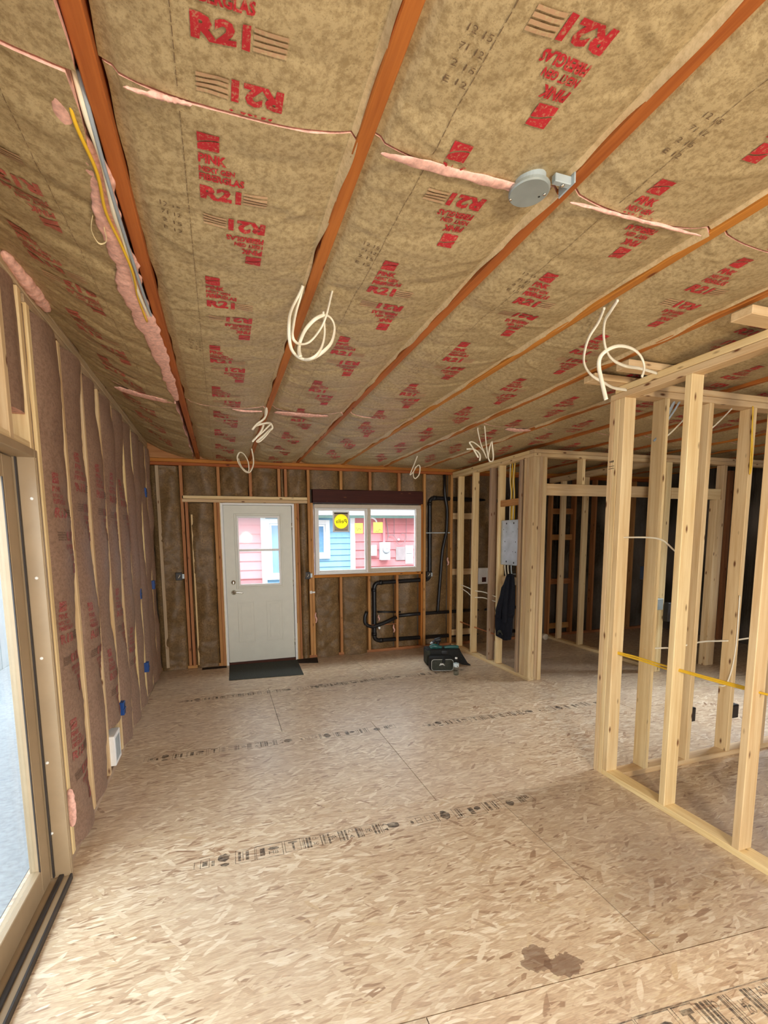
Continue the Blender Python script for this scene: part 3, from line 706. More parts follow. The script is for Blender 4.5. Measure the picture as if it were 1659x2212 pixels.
# house wrap outside is not visible; exterior side stays OSB
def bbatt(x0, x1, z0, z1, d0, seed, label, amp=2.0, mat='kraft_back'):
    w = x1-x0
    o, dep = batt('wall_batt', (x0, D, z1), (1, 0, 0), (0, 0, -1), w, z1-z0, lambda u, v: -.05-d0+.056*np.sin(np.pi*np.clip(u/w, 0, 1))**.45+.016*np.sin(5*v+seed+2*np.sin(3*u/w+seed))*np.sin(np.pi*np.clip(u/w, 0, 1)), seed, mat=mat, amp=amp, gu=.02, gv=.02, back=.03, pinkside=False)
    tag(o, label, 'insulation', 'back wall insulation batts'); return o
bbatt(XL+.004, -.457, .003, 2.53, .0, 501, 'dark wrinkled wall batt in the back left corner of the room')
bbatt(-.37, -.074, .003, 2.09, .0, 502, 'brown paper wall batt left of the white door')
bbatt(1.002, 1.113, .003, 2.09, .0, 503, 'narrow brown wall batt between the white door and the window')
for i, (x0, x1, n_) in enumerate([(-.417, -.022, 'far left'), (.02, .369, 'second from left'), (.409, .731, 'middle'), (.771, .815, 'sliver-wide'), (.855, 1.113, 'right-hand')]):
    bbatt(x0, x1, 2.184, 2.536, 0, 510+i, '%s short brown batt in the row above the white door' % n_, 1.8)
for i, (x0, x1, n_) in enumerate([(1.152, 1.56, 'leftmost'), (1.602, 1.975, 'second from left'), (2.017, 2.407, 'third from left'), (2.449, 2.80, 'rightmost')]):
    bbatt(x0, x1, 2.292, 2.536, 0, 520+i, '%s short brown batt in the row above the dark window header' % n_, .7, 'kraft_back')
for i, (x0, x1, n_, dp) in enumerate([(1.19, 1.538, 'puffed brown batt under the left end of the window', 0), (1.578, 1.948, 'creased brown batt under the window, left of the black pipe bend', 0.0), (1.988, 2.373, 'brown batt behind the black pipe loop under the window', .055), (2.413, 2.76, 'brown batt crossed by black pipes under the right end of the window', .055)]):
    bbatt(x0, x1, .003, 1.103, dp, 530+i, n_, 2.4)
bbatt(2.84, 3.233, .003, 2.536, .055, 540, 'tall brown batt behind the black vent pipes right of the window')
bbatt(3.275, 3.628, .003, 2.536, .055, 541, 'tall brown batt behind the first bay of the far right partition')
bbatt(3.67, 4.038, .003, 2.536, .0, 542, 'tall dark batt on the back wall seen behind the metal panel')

# entrance door
d1 = empty('door_1', (.47, D, 0), kind='structure')
def p1(n, m_, *a_, **k): return bx(n, m_, *a_, parent=d1, **k)
p1('door_frame', 'vinyl_white', .006, D-.004, 0, .034, D+.11, 2.094, bevel=.002); p1('door_frame', 'vinyl_white', .904, D-.004, 0, .934, D+.11, 2.094, bevel=.002)
p1('door_frame', 'vinyl_white', .034, D-.004, 2.070, .904, D+.11, 2.096, bevel=.002)
p1('threshold', 'lvl', .034, D-.01, 0, .904, D+.11, .03)
for x0, x1, z0, z1 in ((.0, .008, .0, 2.1), (.932, .938, 0, .5)): p1('foam_seal', 'foam', x0, D-.008, z0, x1, D+.01, z1)
X0, X1, Z0, Z1, YS = .062-.02, .898, .034, 2.066, D+.012
ds_ = MB().box(.034, YS+.047, .03, .052, YS+.062, 2.07).box(.886, YS+.047, .03, .904, YS+.062, 2.07).box(.052, YS+.047, 2.05, .886, YS+.062, 2.07).build('door_stop', 'vinyl_white', d1)
slab = MB()
gx0, gx1, gz0, gz1 = .215, .722, 1.055, 1.915
slab.box(X0, YS, Z0, gx0, YS+.044, Z1).box(gx1, YS, Z0, X1, YS+.044, Z1).box(gx0, YS, Z0, gx1, YS+.044, gz0).box(gx0, YS, gz1, gx1, YS+.044, Z1)
sl = slab.build('door_slab', 'door_paint', d1, fix=False)
def ring(x0, z0, x1, z1, t, y0, y1, m_, n, par):
    B = MB().box(x0, y0, z0, x0+t, y1, z1).box(x1-t, y0, z0, x1, y1, z1).box(x0+t, y0, z0, x1-t, y1, z0+t).box(x0+t, y0, z1-t, x1-t, y1, z1)
    return B.build(n, m_, par, bevel=.003)
ring(.165, 1.0, .772, 1.965, .022, YS-.007, YS, 'door_paint', 'glazing_surround', sl)
ring(.195, 1.035, .742, 1.935, .024, YS-.012, YS+.002, 'vinyl_white', 'glazing_frame', sl)
MB().box(.205, YS-.010, 1.482, .735, YS+.01, 1.512).build('meeting_rail', 'vinyl_white', sl, bevel=.002)
bx('glass_pane', 'glass', gx0, YS+.018, gz0, gx1, YS+.022, gz1, parent=sl)
for x0, x1 in ((.17, .385), (.535, .75)):
    ring(x0, .29, x1, .83, .016, YS-.004, YS, 'door_paint', 'raised_panel', sl)
    MB().box(x0+.045, YS-.0035, .335, x1-.045, YS, .785).build('raised_panel', 'door_paint', sl, bevel=.003)
k = MB().lathe([(.001, YS-.022), (.016, YS-.022), (.027, YS-.010), (.030, YS)], (.128, 0, 1.085), axis=1, seg=24).build('deadbolt', 'chrome', sl, smooth=True)
MB().box(.124, YS-.034, 1.068, .132, YS-.020, 1.102).build('thumb_turn', 'chrome', k, bevel=.002)
k = MB().lathe([(.001, YS-.030), (.014, YS-.030), (.017, YS-.014), (.030, YS-.008), (.032, YS)], (.128, 0, .955), axis=1, seg=24).build('door_handle', 'chrome', sl, smooth=True)
MB().tube([(.128, YS-.040, .955), (.16, YS-.048, .957), (.20, YS-.046, .952), (.245, YS-.044, .948)], [.010, .009, .008, .006], 10, .8).build('lever', 'chrome', k, smooth=True)
for z in (.25, 1.05, 1.8): MB().lathe([(.006, z-.045), (.006, z+.045)], (X1+.002, YS-.004, 0), axis=2, seg=10).build('hinge', 'chrome', d1, smooth=True)

# window
w1 = empty('window_1', (1.98, D, 1.145), kind='structure')
def p2(n, m_, *a_, **k): return bx(n, m_, *a_, parent=w1, bevel=.002, **k)
wx0, wx1, wz0, wz1 = 1.205, 2.752, 1.147, 2.088
ring(wx0, wz0, wx1, wz1, .028, D-.012, D+.085, 'vinyl_white', 'window_frame', w1)
B = MB().box(wx0+.005, D-.016, wz1-.045, wx1, D-.004, wz1+.004).box(2.68, D-.016, wz0, wx1+.004, D-.004, wz1-.045); B.build('frame_face', 'vinyl_beige', w1, bevel=.002)
B = MB().box(1.985, D-.014, wz0+.01, 2.68, D-.004, wz0+.065).box(1.945, D-.016, wz0+.01, 1.985, D-.004, wz1-.045); B.build('frame_face', 'vinyl_beige', w1, bevel=.002)
ring(wx0+.028, wz0+.026, 1.94, wz1-.048, .030, D+.002, D+.030, 'vinyl_white', 'sash', w1)
p2('meeting_stile', 'vinyl_white', 1.912, D-.006, wz0+.03, 1.944, D+.03, wz1-.05)
MB().tube([(1.944, D-.012, 1.52), (1.936, D-.014, 1.545), (1.928, D-.014, 1.56), (1.936, D-.014, 1.575), (1.944, D-.012, 1.60)], .004, 8).build('latch', 'vinyl_white', w1, smooth=True)
ring(1.985, wz0+.062, 2.68, wz1-.045, .014, D-.004, D+.03, 'vinyl_white', 'sash', w1)
p2('glass_pane', 'glass', wx0+.05, D+.014, wz0+.05, 1.915, D+.018, wz1-.07)
p2('glass_pane', 'glass', 1.995, D+.034, wz0+.07, 2.67, D+.038, wz1-.055)
# stickers on the glass
YG = D+.010
s1 = MB().box(1.457, YG, 1.722, 1.478, YG+.001, 2.004).box(1.671, YG, 1.722, 1.692, YG+.001, 2.004).box(1.478, YG, 1.722, 1.671, YG+.001, 1.742).box(1.478, YG, 1.984, 1.671, YG+.001, 2.004).build('glass_sticker', 'paper_white'); tag(s1, 'white-bordered square sticker with a yellow disc on the left window pane', 'sticker')
fd = MB(); cxx, czz, rr_ = 1.575, 1.866, .096; nn_ = 40; vv = []; 
for i in range(nn_+1):
    an = 2*math.pi*i/nn_; kx = math.cos(an); kz = math.sin(an); m_ = 1/max(abs(kx)/.0965, abs(kz)/.121)
    vv += [(cxx+kx*rr_, YG, czz+kz*rr_), (cxx+kx*max(m_, rr_), YG, czz-.003+kz*max(m_, rr_))]
fd.add(vv, [(2*i, 2*i+1, 2*i+3, 2*i+2) for i in range(nn_)]).build('sticker_field', 'sticker_tan', s1)
MB().lathe([(.098, YG-.002), (.098, YG-.0011)], (1.575, 0, 1.866), axis=1, seg=40).build('sticker_disc', 'sticker_yellow', s1)
MB().box(1.478, YG-.0015, 1.966, 1.671, YG-.0011, 1.984).build('sticker_bar', 'line_black', s1); MB().box(1.478, YG-.0015, 1.742, 1.671, YG-.0011, 1.748).build('sticker_bar', 'line_black', s1)
B = MB()
gv, gf = glyphs('Pella', .15, .055, 0, 0)      # the lettering is seen from behind, through the glass
B.add([(1.575+.075-p[0]+.12*(p[1]-.02), YG-.0022, 1.895-p[1]) for p in gv], gf)
B.box(1.485, YG-.0024, 1.864, 1.665, YG-.0021, 1.866); B.build('sticker_lettering', 'line_black', s1, fix=False)
def squig(cx_, cz_, w, y, par, seed):
    rs = random.Random(seed); pts = [(cx_-w/2+w*i/9, y, cz_+rs.uniform(-.02, .02)) for i in range(10)]
    MB().tube(pts, .0022, 5).build('sticker_scribble', 'conduit_grey', par)
s2 = MB().box(1.765, YG, 1.70, 1.885, YG+.001, 1.842).build('glass_sticker', 'sticker_pale'); tag(s2, 'small pale yellow sticker on the left window pane beside the sash stile', 'sticker'); squig(1.825, 1.76, .08, YG-.002, s2, 2)
YG2 = D+.031
s3 = MB().box(2.045, YG2, 1.706, 2.185, YG2+.001, 1.855).build('glass_sticker', 'sticker_pale', bevel=.0); tag(s3, 'pale yellow square sticker on the right window pane', 'sticker'); squig(2.12, 1.74, .09, YG2-.002, s3, 4)

# remaining shell: right wall, wall behind the camera with its opening
wr_ = empty('wall_right', (XF, 2, 0), kind='structure')
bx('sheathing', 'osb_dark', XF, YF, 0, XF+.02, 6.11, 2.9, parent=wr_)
for y in np.arange(-2.4, 6, .61): lum('stud', 'fir', XF-.089, y, 0, XF-.001, y+.038, 2.58, parent=wr_)
wf_ = empty('wall_front', (3, YF, 0), kind='structure')
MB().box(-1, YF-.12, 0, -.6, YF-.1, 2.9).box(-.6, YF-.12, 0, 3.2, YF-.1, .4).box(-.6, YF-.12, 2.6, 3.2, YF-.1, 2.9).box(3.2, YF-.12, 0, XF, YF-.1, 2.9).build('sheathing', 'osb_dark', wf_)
for x in (-.7, 3.25, 3.7, 4.1, 4.5): lum('stud', 'pine', x, YF-.09, 0, x+.038, YF, 2.58, parent=wf_)
# ============================================================ PARTITIONS (each one nailed-up frame is one thing)
def frame(name, loc, label, group='stud partition frames'):
    return empty(name, loc, label=label, cat='wall framing', group=group)
XR = 2.43
n1 = frame('partition_frame', (XR+.045, 1.2, 0), 'pale pine partition frame at the right edge, running toward the viewer from the thick corner post')
lum('bottom_plate', 'pine', XR, -.6, 0, XR+.089, 2.318, .038, parent=n1)
lum('top_plate', 'pine', XR, -.6, 2.486, XR+.089, 2.394, 2.524, parent=n1); lum('top_plate', 'pine', XR, -.6, 2.526, XR+.089, 2.36, 2.564, parent=n1)
for y in (2.280, 2.3185, 2.357): lum('corner_stud', 'pine', XR+(.0 if y < 2.35 else -.0), y, .0 if y > 2.31 else .038, XR+.089, y+.0375, 2.486, parent=n1)
for y in (1.862, 1.456, 1.05, .644, .238, -.2): lum('stud', 'pine', XR, y, .038, XR+.089, y+.038, 2.486, parent=n1)
st = MB()
for (y, z, w_, h_) in ((2.372, 2.10, .003, .012), (2.36, 2.10, .003, .012), (2.348, 2.10, .003, .012), (2.36, 2.075, .02, .003), (2.36, 2.06, .022, .003)): st.box(XR-.0006, y-w_, z, XR+.001, y+w_, z+h_)
st.build('grade_stamp', 'line_black', n1)
n2 = frame('partition_frame', (3.6, 2.275, 0), 'pale pine partition frame branching right from the corner post, with yellow and white cables')
YR0, YR1 = 2.23, 2.318
lum('bottom_plate', 'pine', XR+.090, YR0, 0, 5.2, YR1, .038, parent=n2)
lum('top_plate', 'pine', XR+.090, YR0, 2.486, 5.2, YR1, 2.524, parent=n2); lum('top_plate', 'pine', XR+.10, YR0, 2.526, 5.2, YR1, 2.564, parent=n2)
for x in (2.70, 3.085, 3.49, 3.85, 4.26, 4.66, 5.07): lum('stud', 'pine', x, YR0, .038, x+.038, YR1, 2.486, parent=n2)
# nailers lying across the plates up to the joists
for i, (y, x0, x1, lb) in enumerate([(2.05, 2.20, 2.80, 'flat pine nailer on top of the near partition, second above the corner post'), (2.27, 2.18, 2.78, 'flat pine nailer on top of the near partition, directly over the corner post'), (1.44, 2.20, 2.80, 'flat pine nailer on top of the near partition, by the right photo edge')]):
    o = lum('nailer', 'pine', x0, y, 2.5655, x1, y+.089, 2.603, label=lb, category='lumber', group='nailers above the near partition')
XP = 3.252
n3 = frame('partition_frame', (XP+.045, 5.1, 0), 'pale pine partition frame at the far right of the room, holding the metal panel')
lum('bottom_plate', 'pine', XP, 4.18, 0, XP+.089, 5.98, .038, parent=n3)
lum('top_plate', 'pine', XP, 4.18, 2.490, XP+.089, 5.985, 2.528, parent=n3); lum('top_plate', 'pine', XP, 4.272, 2.530, XP+.089, 5.985, 2.568, parent=n3)
for y, sp in ((5.79, 'pine'), (5.40, 'pine'), (4.99, 'grey_pine'), (4.807, 'pine'), (4.395, 'grey_pine'), (4.31, 'pine'), (4.265, 'pine')):
    lum('stud', sp, XP, y, .038, XP+.089, y+.038, 2.49, parent=n3)
lum('blocking', 'fir', XP+.015, 4.435, 1.995, XP+.053, 4.805, 2.07, parent=n3)
lum('blocking', 'pine', XP+.051, 4.435, 1.06, XP+.089, 4.805, 1.15, parent=n3)
n4 = frame('partition_frame', (4.0, 4.225, 0), 'pale pine framed doorway with a header, right of the metal panel')
for x in (XP, XP+.0385): lum('corner_stud', 'pine', x, 4.182, .0 if x > XP else .038, x+.0375, 4.262, 2.49, parent=n4)
lum('king_stud', 'pine', XP+.0775, 4.18, .0, XP+.115, 4.268, 2.49, parent=n4)
lum('trimmer_stud', 'pine', XP+.1155, 4.176, .0, XP+.170, 4.268, 2.49, parent=n4)
lum('top_plate', 'pine', XP+.091, 4.18, 2.49, 4.9, 4.268, 2.528, parent=n4); lum('top_plate', 'pine', XP, 4.18, 2.530, 4.9, 4.268, 2.568, parent=n4)
lum('header', 'pine', XP+.172, 4.180, 2.080, 4.9, 4.217, 2.205, parent=n4)
lum('cripple_stud', 'pine', 3.90, 4.18, 2.207, 3.938, 4.268, 2.489, parent=n4)
n5 = frame('partition_frame', (4.995, 5.1, 0), 'dim pine partition frame running back inside the dark hall')
lum('bottom_plate', 'pine', 4.95, 4.08, 0, 5.039, 5.98, .038, parent=n5); lum('top_plate', 'pine', 4.95, 4.08, 2.46, 5.039, 5.98, 2.536, parent=n5)
for y in (5.26, 5.70, 4.6): lum('stud', 'pine', 4.95, y, .038, 5.039, y+.038, 2.46, parent=n5)
n6 = frame('partition_frame', (5.3, 4.0, 0), 'pine framed doorway with a triple post, seen between the near right studs')
for i, x in enumerate((4.75, 4.80, 4.85, 4.90, 4.94)): lum('post_stud', 'pine', x, 3.975, .0, x+.048-(.01 if i == 4 else 0), 4.062, 2.46, parent=n6)
lum('top_plate', 'pine', 4.75, 3.975, 2.462, 7.3, 4.062, 2.50, parent=n6); lum('top_plate', 'pine', 4.75, 3.975, 2.502, 7.3, 4.062, 2.54, parent=n6)
lum('header', 'pine', 4.99, 3.976, 2.05, 5.78, 4.014, 2.175, parent=n6)
lum('cripple_stud', 'pine', 5.37, 3.976, 2.177, 5.47, 4.014, 2.46, parent=n6)
lum('jack_stud', 'pine', 5.72, 3.975, .0, 5.80, 4.062, 2.05, parent=n6); lum('king_stud', 'pine', 5.802, 3.975, .0, 5.86, 4.062, 2.46, parent=n6)
for x in (6.25, 6.66, 7.07): lum('stud', 'pine', x, 3.975, .0, x+.038, 4.062, 2.46, parent=n6)

# ============================================================ CABLES
COIL = {
    'a1': [(0.348,1.86,2.616),(0.335,1.887,2.591),(0.311,1.884,2.546),(0.293,1.855,2.497),(0.285,1.831,2.449),(0.286,1.839,2.409),(0.299,1.869,2.378),(0.326,1.89,2.361),(0.356,1.878,2.348),(0.382,1.846,2.346),(0.419,1.83,2.368),(0.456,1.847,2.413),(0.478,1.878,2.477),(0.473,1.89,2.516),(0.447,1.869,2.523),(0.416,1.839,2.505),(0.382,1.832,2.48),(0.354,1.856,2.453),(0.341,1.884,2.429),(0.333,1.887,2.403),(0.327,1.86,2.37),(0.327,1.833,2.34)],
    'a2': [(0.352,1.87,2.622),(0.343,1.897,2.589),(0.325,1.894,2.534),(0.308,1.865,2.467),(0.299,1.841,2.419),(0.309,1.849,2.401),(0.335,1.879,2.405),(0.368,1.9,2.421),(0.392,1.888,2.438),(0.415,1.856,2.464),(0.43,1.84,2.494),(0.448,1.857,2.547),(0.468,1.888,2.61),(0.485,1.9,2.664)],
    'a3': [(0.424,1.84,2.52),(0.432,1.867,2.505),(0.433,1.864,2.451),(0.416,1.835,2.392),(0.391,1.811,2.348),(0.368,1.819,2.332),(0.35,1.849,2.337)],
    'b1': [(0.367,3.57,2.643),(0.375,3.588,2.602),(0.368,3.586,2.568),(0.344,3.567,2.53),(0.294,3.551,2.489),(0.26,3.556,2.45),(0.286,3.576,2.482),(0.332,3.59,2.501),(0.371,3.582,2.509),(0.393,3.561,2.498),(0.367,3.55,2.468),(0.335,3.561,2.437),(0.288,3.582,2.397),(0.259,3.59,2.369),(0.288,3.576,2.399),(0.313,3.556,2.427),(0.33,3.551,2.455),(0.343,3.567,2.488)],
    'b2': [(0.371,3.6,2.649),(0.367,3.618,2.591),(0.357,3.616,2.553),(0.309,3.597,2.504),(0.345,3.581,2.503),(0.393,3.586,2.512),(0.413,3.606,2.483),(0.387,3.62,2.461),(0.344,3.612,2.42),(0.293,3.591,2.371),(0.313,3.58,2.37),(0.356,3.591,2.411),(0.411,3.612,2.482)],
    'c1': [(0.345,4.95,2.576),(0.357,4.968,2.514),(0.361,4.966,2.441),(0.347,4.947,2.383),(0.315,4.931,2.332),(0.276,4.936,2.335),(0.235,4.956,2.38),(0.206,4.97,2.436),(0.199,4.962,2.488),(0.223,4.941,2.529),(0.258,4.93,2.518),(0.292,4.941,2.471),(0.309,4.962,2.42),(0.307,4.97,2.348),(0.277,4.956,2.349),(0.232,4.936,2.395),(0.209,4.931,2.466)],
    'd1': [(1.628,1.66,2.613),(1.655,1.718,2.582),(1.658,1.775,2.538),(1.689,1.832,2.488),(1.751,1.89,2.465),(1.852,1.948,2.447),(1.989,2.005,2.442),(2.107,2.062,2.445),(2.263,2.12,2.464)],
    'd2': [(1.638,1.6,2.618),(1.652,1.65,2.597),(1.674,1.7,2.582),(1.72,1.75,2.546),(1.788,1.8,2.509),(1.881,1.85,2.492),(2.012,1.9,2.494),(2.164,1.95,2.514),(2.343,2.0,2.523)],
    'd3': [(2.016,1.8,2.408),(2.048,1.818,2.463),(2.019,1.816,2.511),(1.943,1.797,2.53),(1.851,1.781,2.527),(1.791,1.786,2.509),(1.763,1.806,2.481),(1.768,1.82,2.442),(1.778,1.812,2.379),(1.792,1.791,2.279)],
    'e1': [(2.262,3.7,2.617),(2.274,3.718,2.593),(2.29,3.716,2.528),(2.303,3.697,2.454),(2.319,3.681,2.4),(2.349,3.686,2.351),(2.348,3.706,2.382),(2.327,3.72,2.425),(2.279,3.712,2.459),(2.209,3.691,2.485),(2.168,3.68,2.477),(2.198,3.691,2.446),(2.248,3.712,2.399),(2.284,3.72,2.356)],
    'e2': [(2.306,3.66,2.628),(2.325,3.678,2.573),(2.333,3.676,2.495),(2.334,3.657,2.412),(2.339,3.641,2.341),(2.366,3.646,2.313),(2.403,3.666,2.328),(2.415,3.68,2.38),(2.398,3.672,2.457),(2.379,3.651,2.488),(2.357,3.64,2.461),(2.351,3.651,2.402),(2.359,3.672,2.347),(2.379,3.68,2.315)],
    'e3': [(2.163,3.72,2.427),(2.226,3.738,2.434),(2.263,3.736,2.425),(2.284,3.717,2.401),(2.291,3.701,2.369),(2.29,3.706,2.326)],
    'f1': [(2.332,5.16,2.64),(2.296,5.178,2.535),(2.236,5.176,2.4),(2.264,5.157,2.424),(2.316,5.141,2.503),(2.353,5.146,2.492),(2.35,5.166,2.402),(2.304,5.18,2.355),(2.275,5.172,2.4),(2.291,5.151,2.478),(2.323,5.14,2.504)],
}
def cable(name, keys, col, rad, flat, label, cat='cable', group=None, cut=True):
    root = None
    for i, k_ in enumerate(keys):
        pts = COIL[k_] if isinstance(k_, str) else k_
        B = MB().tube(pts, rad, 8, flat, 8)
        if root is None:
            root = B.build(name, col, None, origin=pts[0], smooth=True); tag(root, label, cat, group)
        else: B.build('cable_run', col, root, smooth=True)
    return root
g = 'white cables hanging from the joists'
cable('hanging_cable', ['a1', 'a2', 'a3'], 'cable_white', .0078, .55, 'big looped white cable hanging from the second joist', group=g)
cable('hanging_cable', ['b1', 'b2'], 'cable_white', .009, .6, 'bunched zigzag white cable hanging above the far door area', group=g)
cable('hanging_cable', ['c1'], 'cable_white', .0075, .6, 'oval-looped white cable in front of the back wall plate, left of the window', group=g)
cable('hanging_cable', ['d1', 'd2', 'd3'], 'cable_white', .0095, .55, 'long twisted white cable hanging by the near right corner post', group=g)
cable('hanging_cable', ['e1', 'e2', 'e3'], 'cable_white', .0075, .7, 'splayed knot of white cable hanging near the far right partition', group=g)
cable('hanging_cable', ['f1'], 'cable_white', .0075, .7, 'small curled white cable hanging right above the window', group=g)
g = 'cables running beside the first joist'
y = [(1.24), (1.42), (1.69), (2.04), (2.40)]
cable('joist_cable', [[(-.262, 1.225, 2.655), (-.257, 1.30, 2.615), (-.251, 1.42, 2.606), (-.262, 1.6, 2.60), (-.262, 1.75, 2.61), (-.268, 2.0, 2.60), (-.262, 2.2, 2.605), (-.256, 2.4, 2.625)]], 'cable_white', .0085, .8, 'white cable lying along the first joist above the pink fibre', group=g)
cable('joist_cable', [[(-.276, 1.225, 2.66), (-.285, 1.30, 2.61), (-.272, 1.45, 2.602), (-.283, 1.6, 2.598), (-.272, 1.75, 2.60), (-.262, 1.9, 2.592), (-.275, 2.1, 2.60), (-.272, 2.3, 2.60)]], 'cable_yellow', .006, .8, 'yellow cable lying along the first joist', group=g)
cable('joist_cable', [[(-.252, 1.225, 2.65), (-.247, 1.32, 2.608), (-.250, 1.5, 2.598), (-.252, 1.7, 2.602), (-.252, 1.9, 2.60), (-.250, 2.15, 2.602), (-.25, 2.35, 2.62)]], 'cable_grey', .006, .9, 'blue-grey cable lying tight against the first joist', group=g)
g = 'cables in the right-hand partitions'
cable('partition_cable', [[(2.475, 2.36, .857), (2.475, 2.278, .854), (2.475, 2.1, .852), (2.475, 1.945, .845), (2.475, 1.86, .856), (2.475, 1.7, .855), (2.475, 1.54, .858), (2.475, 1.3, .87)], [(2.476, 2.30, .862), (2.476, 2.15, .866), (2.476, 2.0, .862), (2.478, 1.87, .862), (2.478, 1.7, .864), (2.476, 1.48, .868)]], 'cable_yellow', .006, .6, 'pair of yellow cables strung knee-high through the near right studs', group=g)
cable('partition_cable', [[(2.475, 2.32, 1.62), (2.475, 2.285, 1.619), (2.475, 2.1, 1.617), (2.475, 2.01, 1.60), (2.475, 1.937, 1.545), (2.475, 1.87, 1.50)]], 'cable_white', .005, .6, 'white cable bowing chest-high from the corner post to the next stud', group=g)
cable('partition_cable', [[(2.70, 2.275, .87), (2.89, 2.275, .859), (3.0, 2.275, .85), (3.12, 2.275, .868), (3.25, 2.275, .875), (3.4, 2.275, .867), (3.56, 2.275, .86), (3.85, 2.275, .87)]], 'cable_white', .006, .6, 'white cable strung through the branching right partition at knee height', group=g)
cable('partition_cable', [[(3.09, 2.275, .53), (3.2, 2.275, .528), (3.3, 2.275, .55), (3.40, 2.26, .54), (3.47, 2.245, .56), (3.495, 2.225, .8), (3.49, 2.222, 1.2)]], 'cable_white', .005, .6, 'white cable low in the branching right partition, rising up a stud', group=g)
cable('partition_cable', [[(3.47, 2.222, 2.49), (3.48, 2.222, 2.35), (3.50, 2.222, 2.2), (3.502, 2.222, 2.08), (3.49, 2.222, 2.05), (3.485, 2.222, 2.2), (3.475, 2.222, 2.4)]], 'cable_yellow', .005, .6, 'yellow cable looped on the upper part of a right-hand partition stud', group=g)
cable('partition_cable', [[(2.83, 2.275, 2.49), (2.80, 2.29, 2.42), (2.76, 2.28, 2.33), (2.72, 2.275, 2.27), (2.69, 2.29, 2.235)], [(2.85, 2.29, 2.49), (2.81, 2.30, 2.40), (2.77, 2.30, 2.33)], [(2.87, 2.27, 2.49), (2.83, 2.28, 2.42), (2.79, 2.30, 2.35)]], 'cable_grey', .007, .6, 'blue-grey cable bundle hooked over the plate just right of the corner post', group=g)
cable('partition_cable', [[(3.02, 2.275, 2.47), (2.92, 2.30, 2.36), (2.83, 2.31, 2.28), (2.74, 2.32, 2.22)]], 'cable_white', .005, .6, 'white cable drooping from the plate right of the corner post', group=g)
cable('partition_cable', [[(3.35, 2.275, 2.48), (3.27, 2.29, 2.40), (3.2, 2.30, 2.34), (3.12, 2.31, 2.28)]], 'cable_white', .005, .6, 'white cable slanting down between the two middle studs of the branching partition', group=g)
g = 'cables at the metal panel'
for i, (y, c_, dx) in enumerate([(4.70, 'cable_white', .0), (4.675, 'cable_yellow', .01), (4.655, 'cable_yellow', -.005), (4.635, 'cable_white', .01), (4.61, 'cable_yellow', .0), (4.53, 'cable_grey', .01), (4.50, 'cable_white', .015)]):
    lb = ['leftmost white cable dropping into the metal panel', 'left yellow cable dropping into the metal panel', 'middle yellow cable dropping into the metal panel', 'white cable between the yellow ones above the metal panel', 'right yellow cable dropping into the metal panel', 'blue-grey cable dropping into the right side of the metal panel', 'rightmost white cable dropping into the metal panel'][i]
    cable('panel_cable', [[(XP+.07+dx, y, 2.49), (XP+.07, y+.01*math.sin(i*2), 2.3), (XP+.072, y-.02+.012*i % .03, 2.15), (XP+.072, y-.01, 2.0), (XP+.07, y-.012, 1.83)]], c_, .006, .6, lb, group=g)
for i, (y, c_) in enumerate([(4.735, 'cable_white'), (4.675, 'cable_white'), (4.61, 'cable_grey')]):
    cable('panel_cable', [[(XP+.05, y, 1.29), (XP+.052, y-.005, 1.22), (XP+.055, y-.03, 1.12), (XP+.06, y-.04, 1.0)]], c_, .008, .7, ['left white cable leaving the bottom of the metal panel', 'right white cable leaving the bottom of the metal panel', 'grey cable leaving the bottom of the metal panel'][i], group=g)
g = 'cables through the far right partition'
cable('partition_cable', [[(3.3, 5.80, .945), (3.3, 5.6, .925), (3.3, 5.42, .90), (3.3, 5.2, .905), (3.3, 5.03, .892), (3.3, 4.9, .875), (3.3, 4.78, .87)]], 'cable_white', .007, .6, 'upper of the two white cables through the far right partition', group=g)
cable('partition_cable', [[(3.3, 5.80, .90), (3.3, 5.62, .86), (3.3, 5.45, .808), (3.3, 5.2, .828), (3.3, 5.03, .82), (3.3, 4.9, .812), (3.3, 4.78, .81)]], 'cable_white', .007, .6, 'lower of the two white cables through the far right partition', group=g)
cable('partition_pipe', [[(3.3, 5.85, .40), (3.3, 5.4, .392), (3.3, 4.85, .39), (3.3, 4.79, .39)]], 'copper', .009, 1, 'thin brown pipe crossing low through the far right partition', 'pipe')

# ============================================================ FITTINGS
def ebox(name, mat, x0, y0, z0, x1, y1, z1, label, face='y', cat='electrical box', group=None, extra=None):
    o = bx(name, mat, x0, y0, z0, x1, y1, z1, bevel=.003, label=label, category=cat)
    if group: o['group'] = group
    return o
g = 'blue outlet boxes on the left wall'
for (y, z, lb) in ((4.76, 1.07, 'blue outlet box at waist height on the left wall'), (3.70, .31, 'blue outlet box low on the left wall, nearest the viewer'), (4.92, .30, 'blue outlet box near the floor on the left wall, toward the back corner'), (5.50, 2.11, 'blue box high on the left wall'), (5.70, 1.07, 'small blue switch box on the left wall close to the back corner')):
    o = ebox('outlet_box', 'blue_plastic', XL-.05, y, z, XL+.030, y+.06, z+.10, lb, group=g)
    MB().box(XL+.028, y+.008, z+.008, XL+.0305, y+.052, z+.092).build('box_opening', 'navy_wrap', o)
    MB().box(XL+.020, y+.0, z+.045, XL+.034, y+.06, z+.052).build('mounting_rib', 'blue_plastic', o)
v = ebox('wall_vent', 'paper_white', XL-.03, 3.33, .09, XL+.034, 3.50, .30, 'white metal register box low on the left wall', cat='vent')
MB().box(XL+.034, 3.355, .115, XL+.0345, 3.475, .275).build('vent_opening', 'galvanised', v)
g = 'black boxes on the back wall'
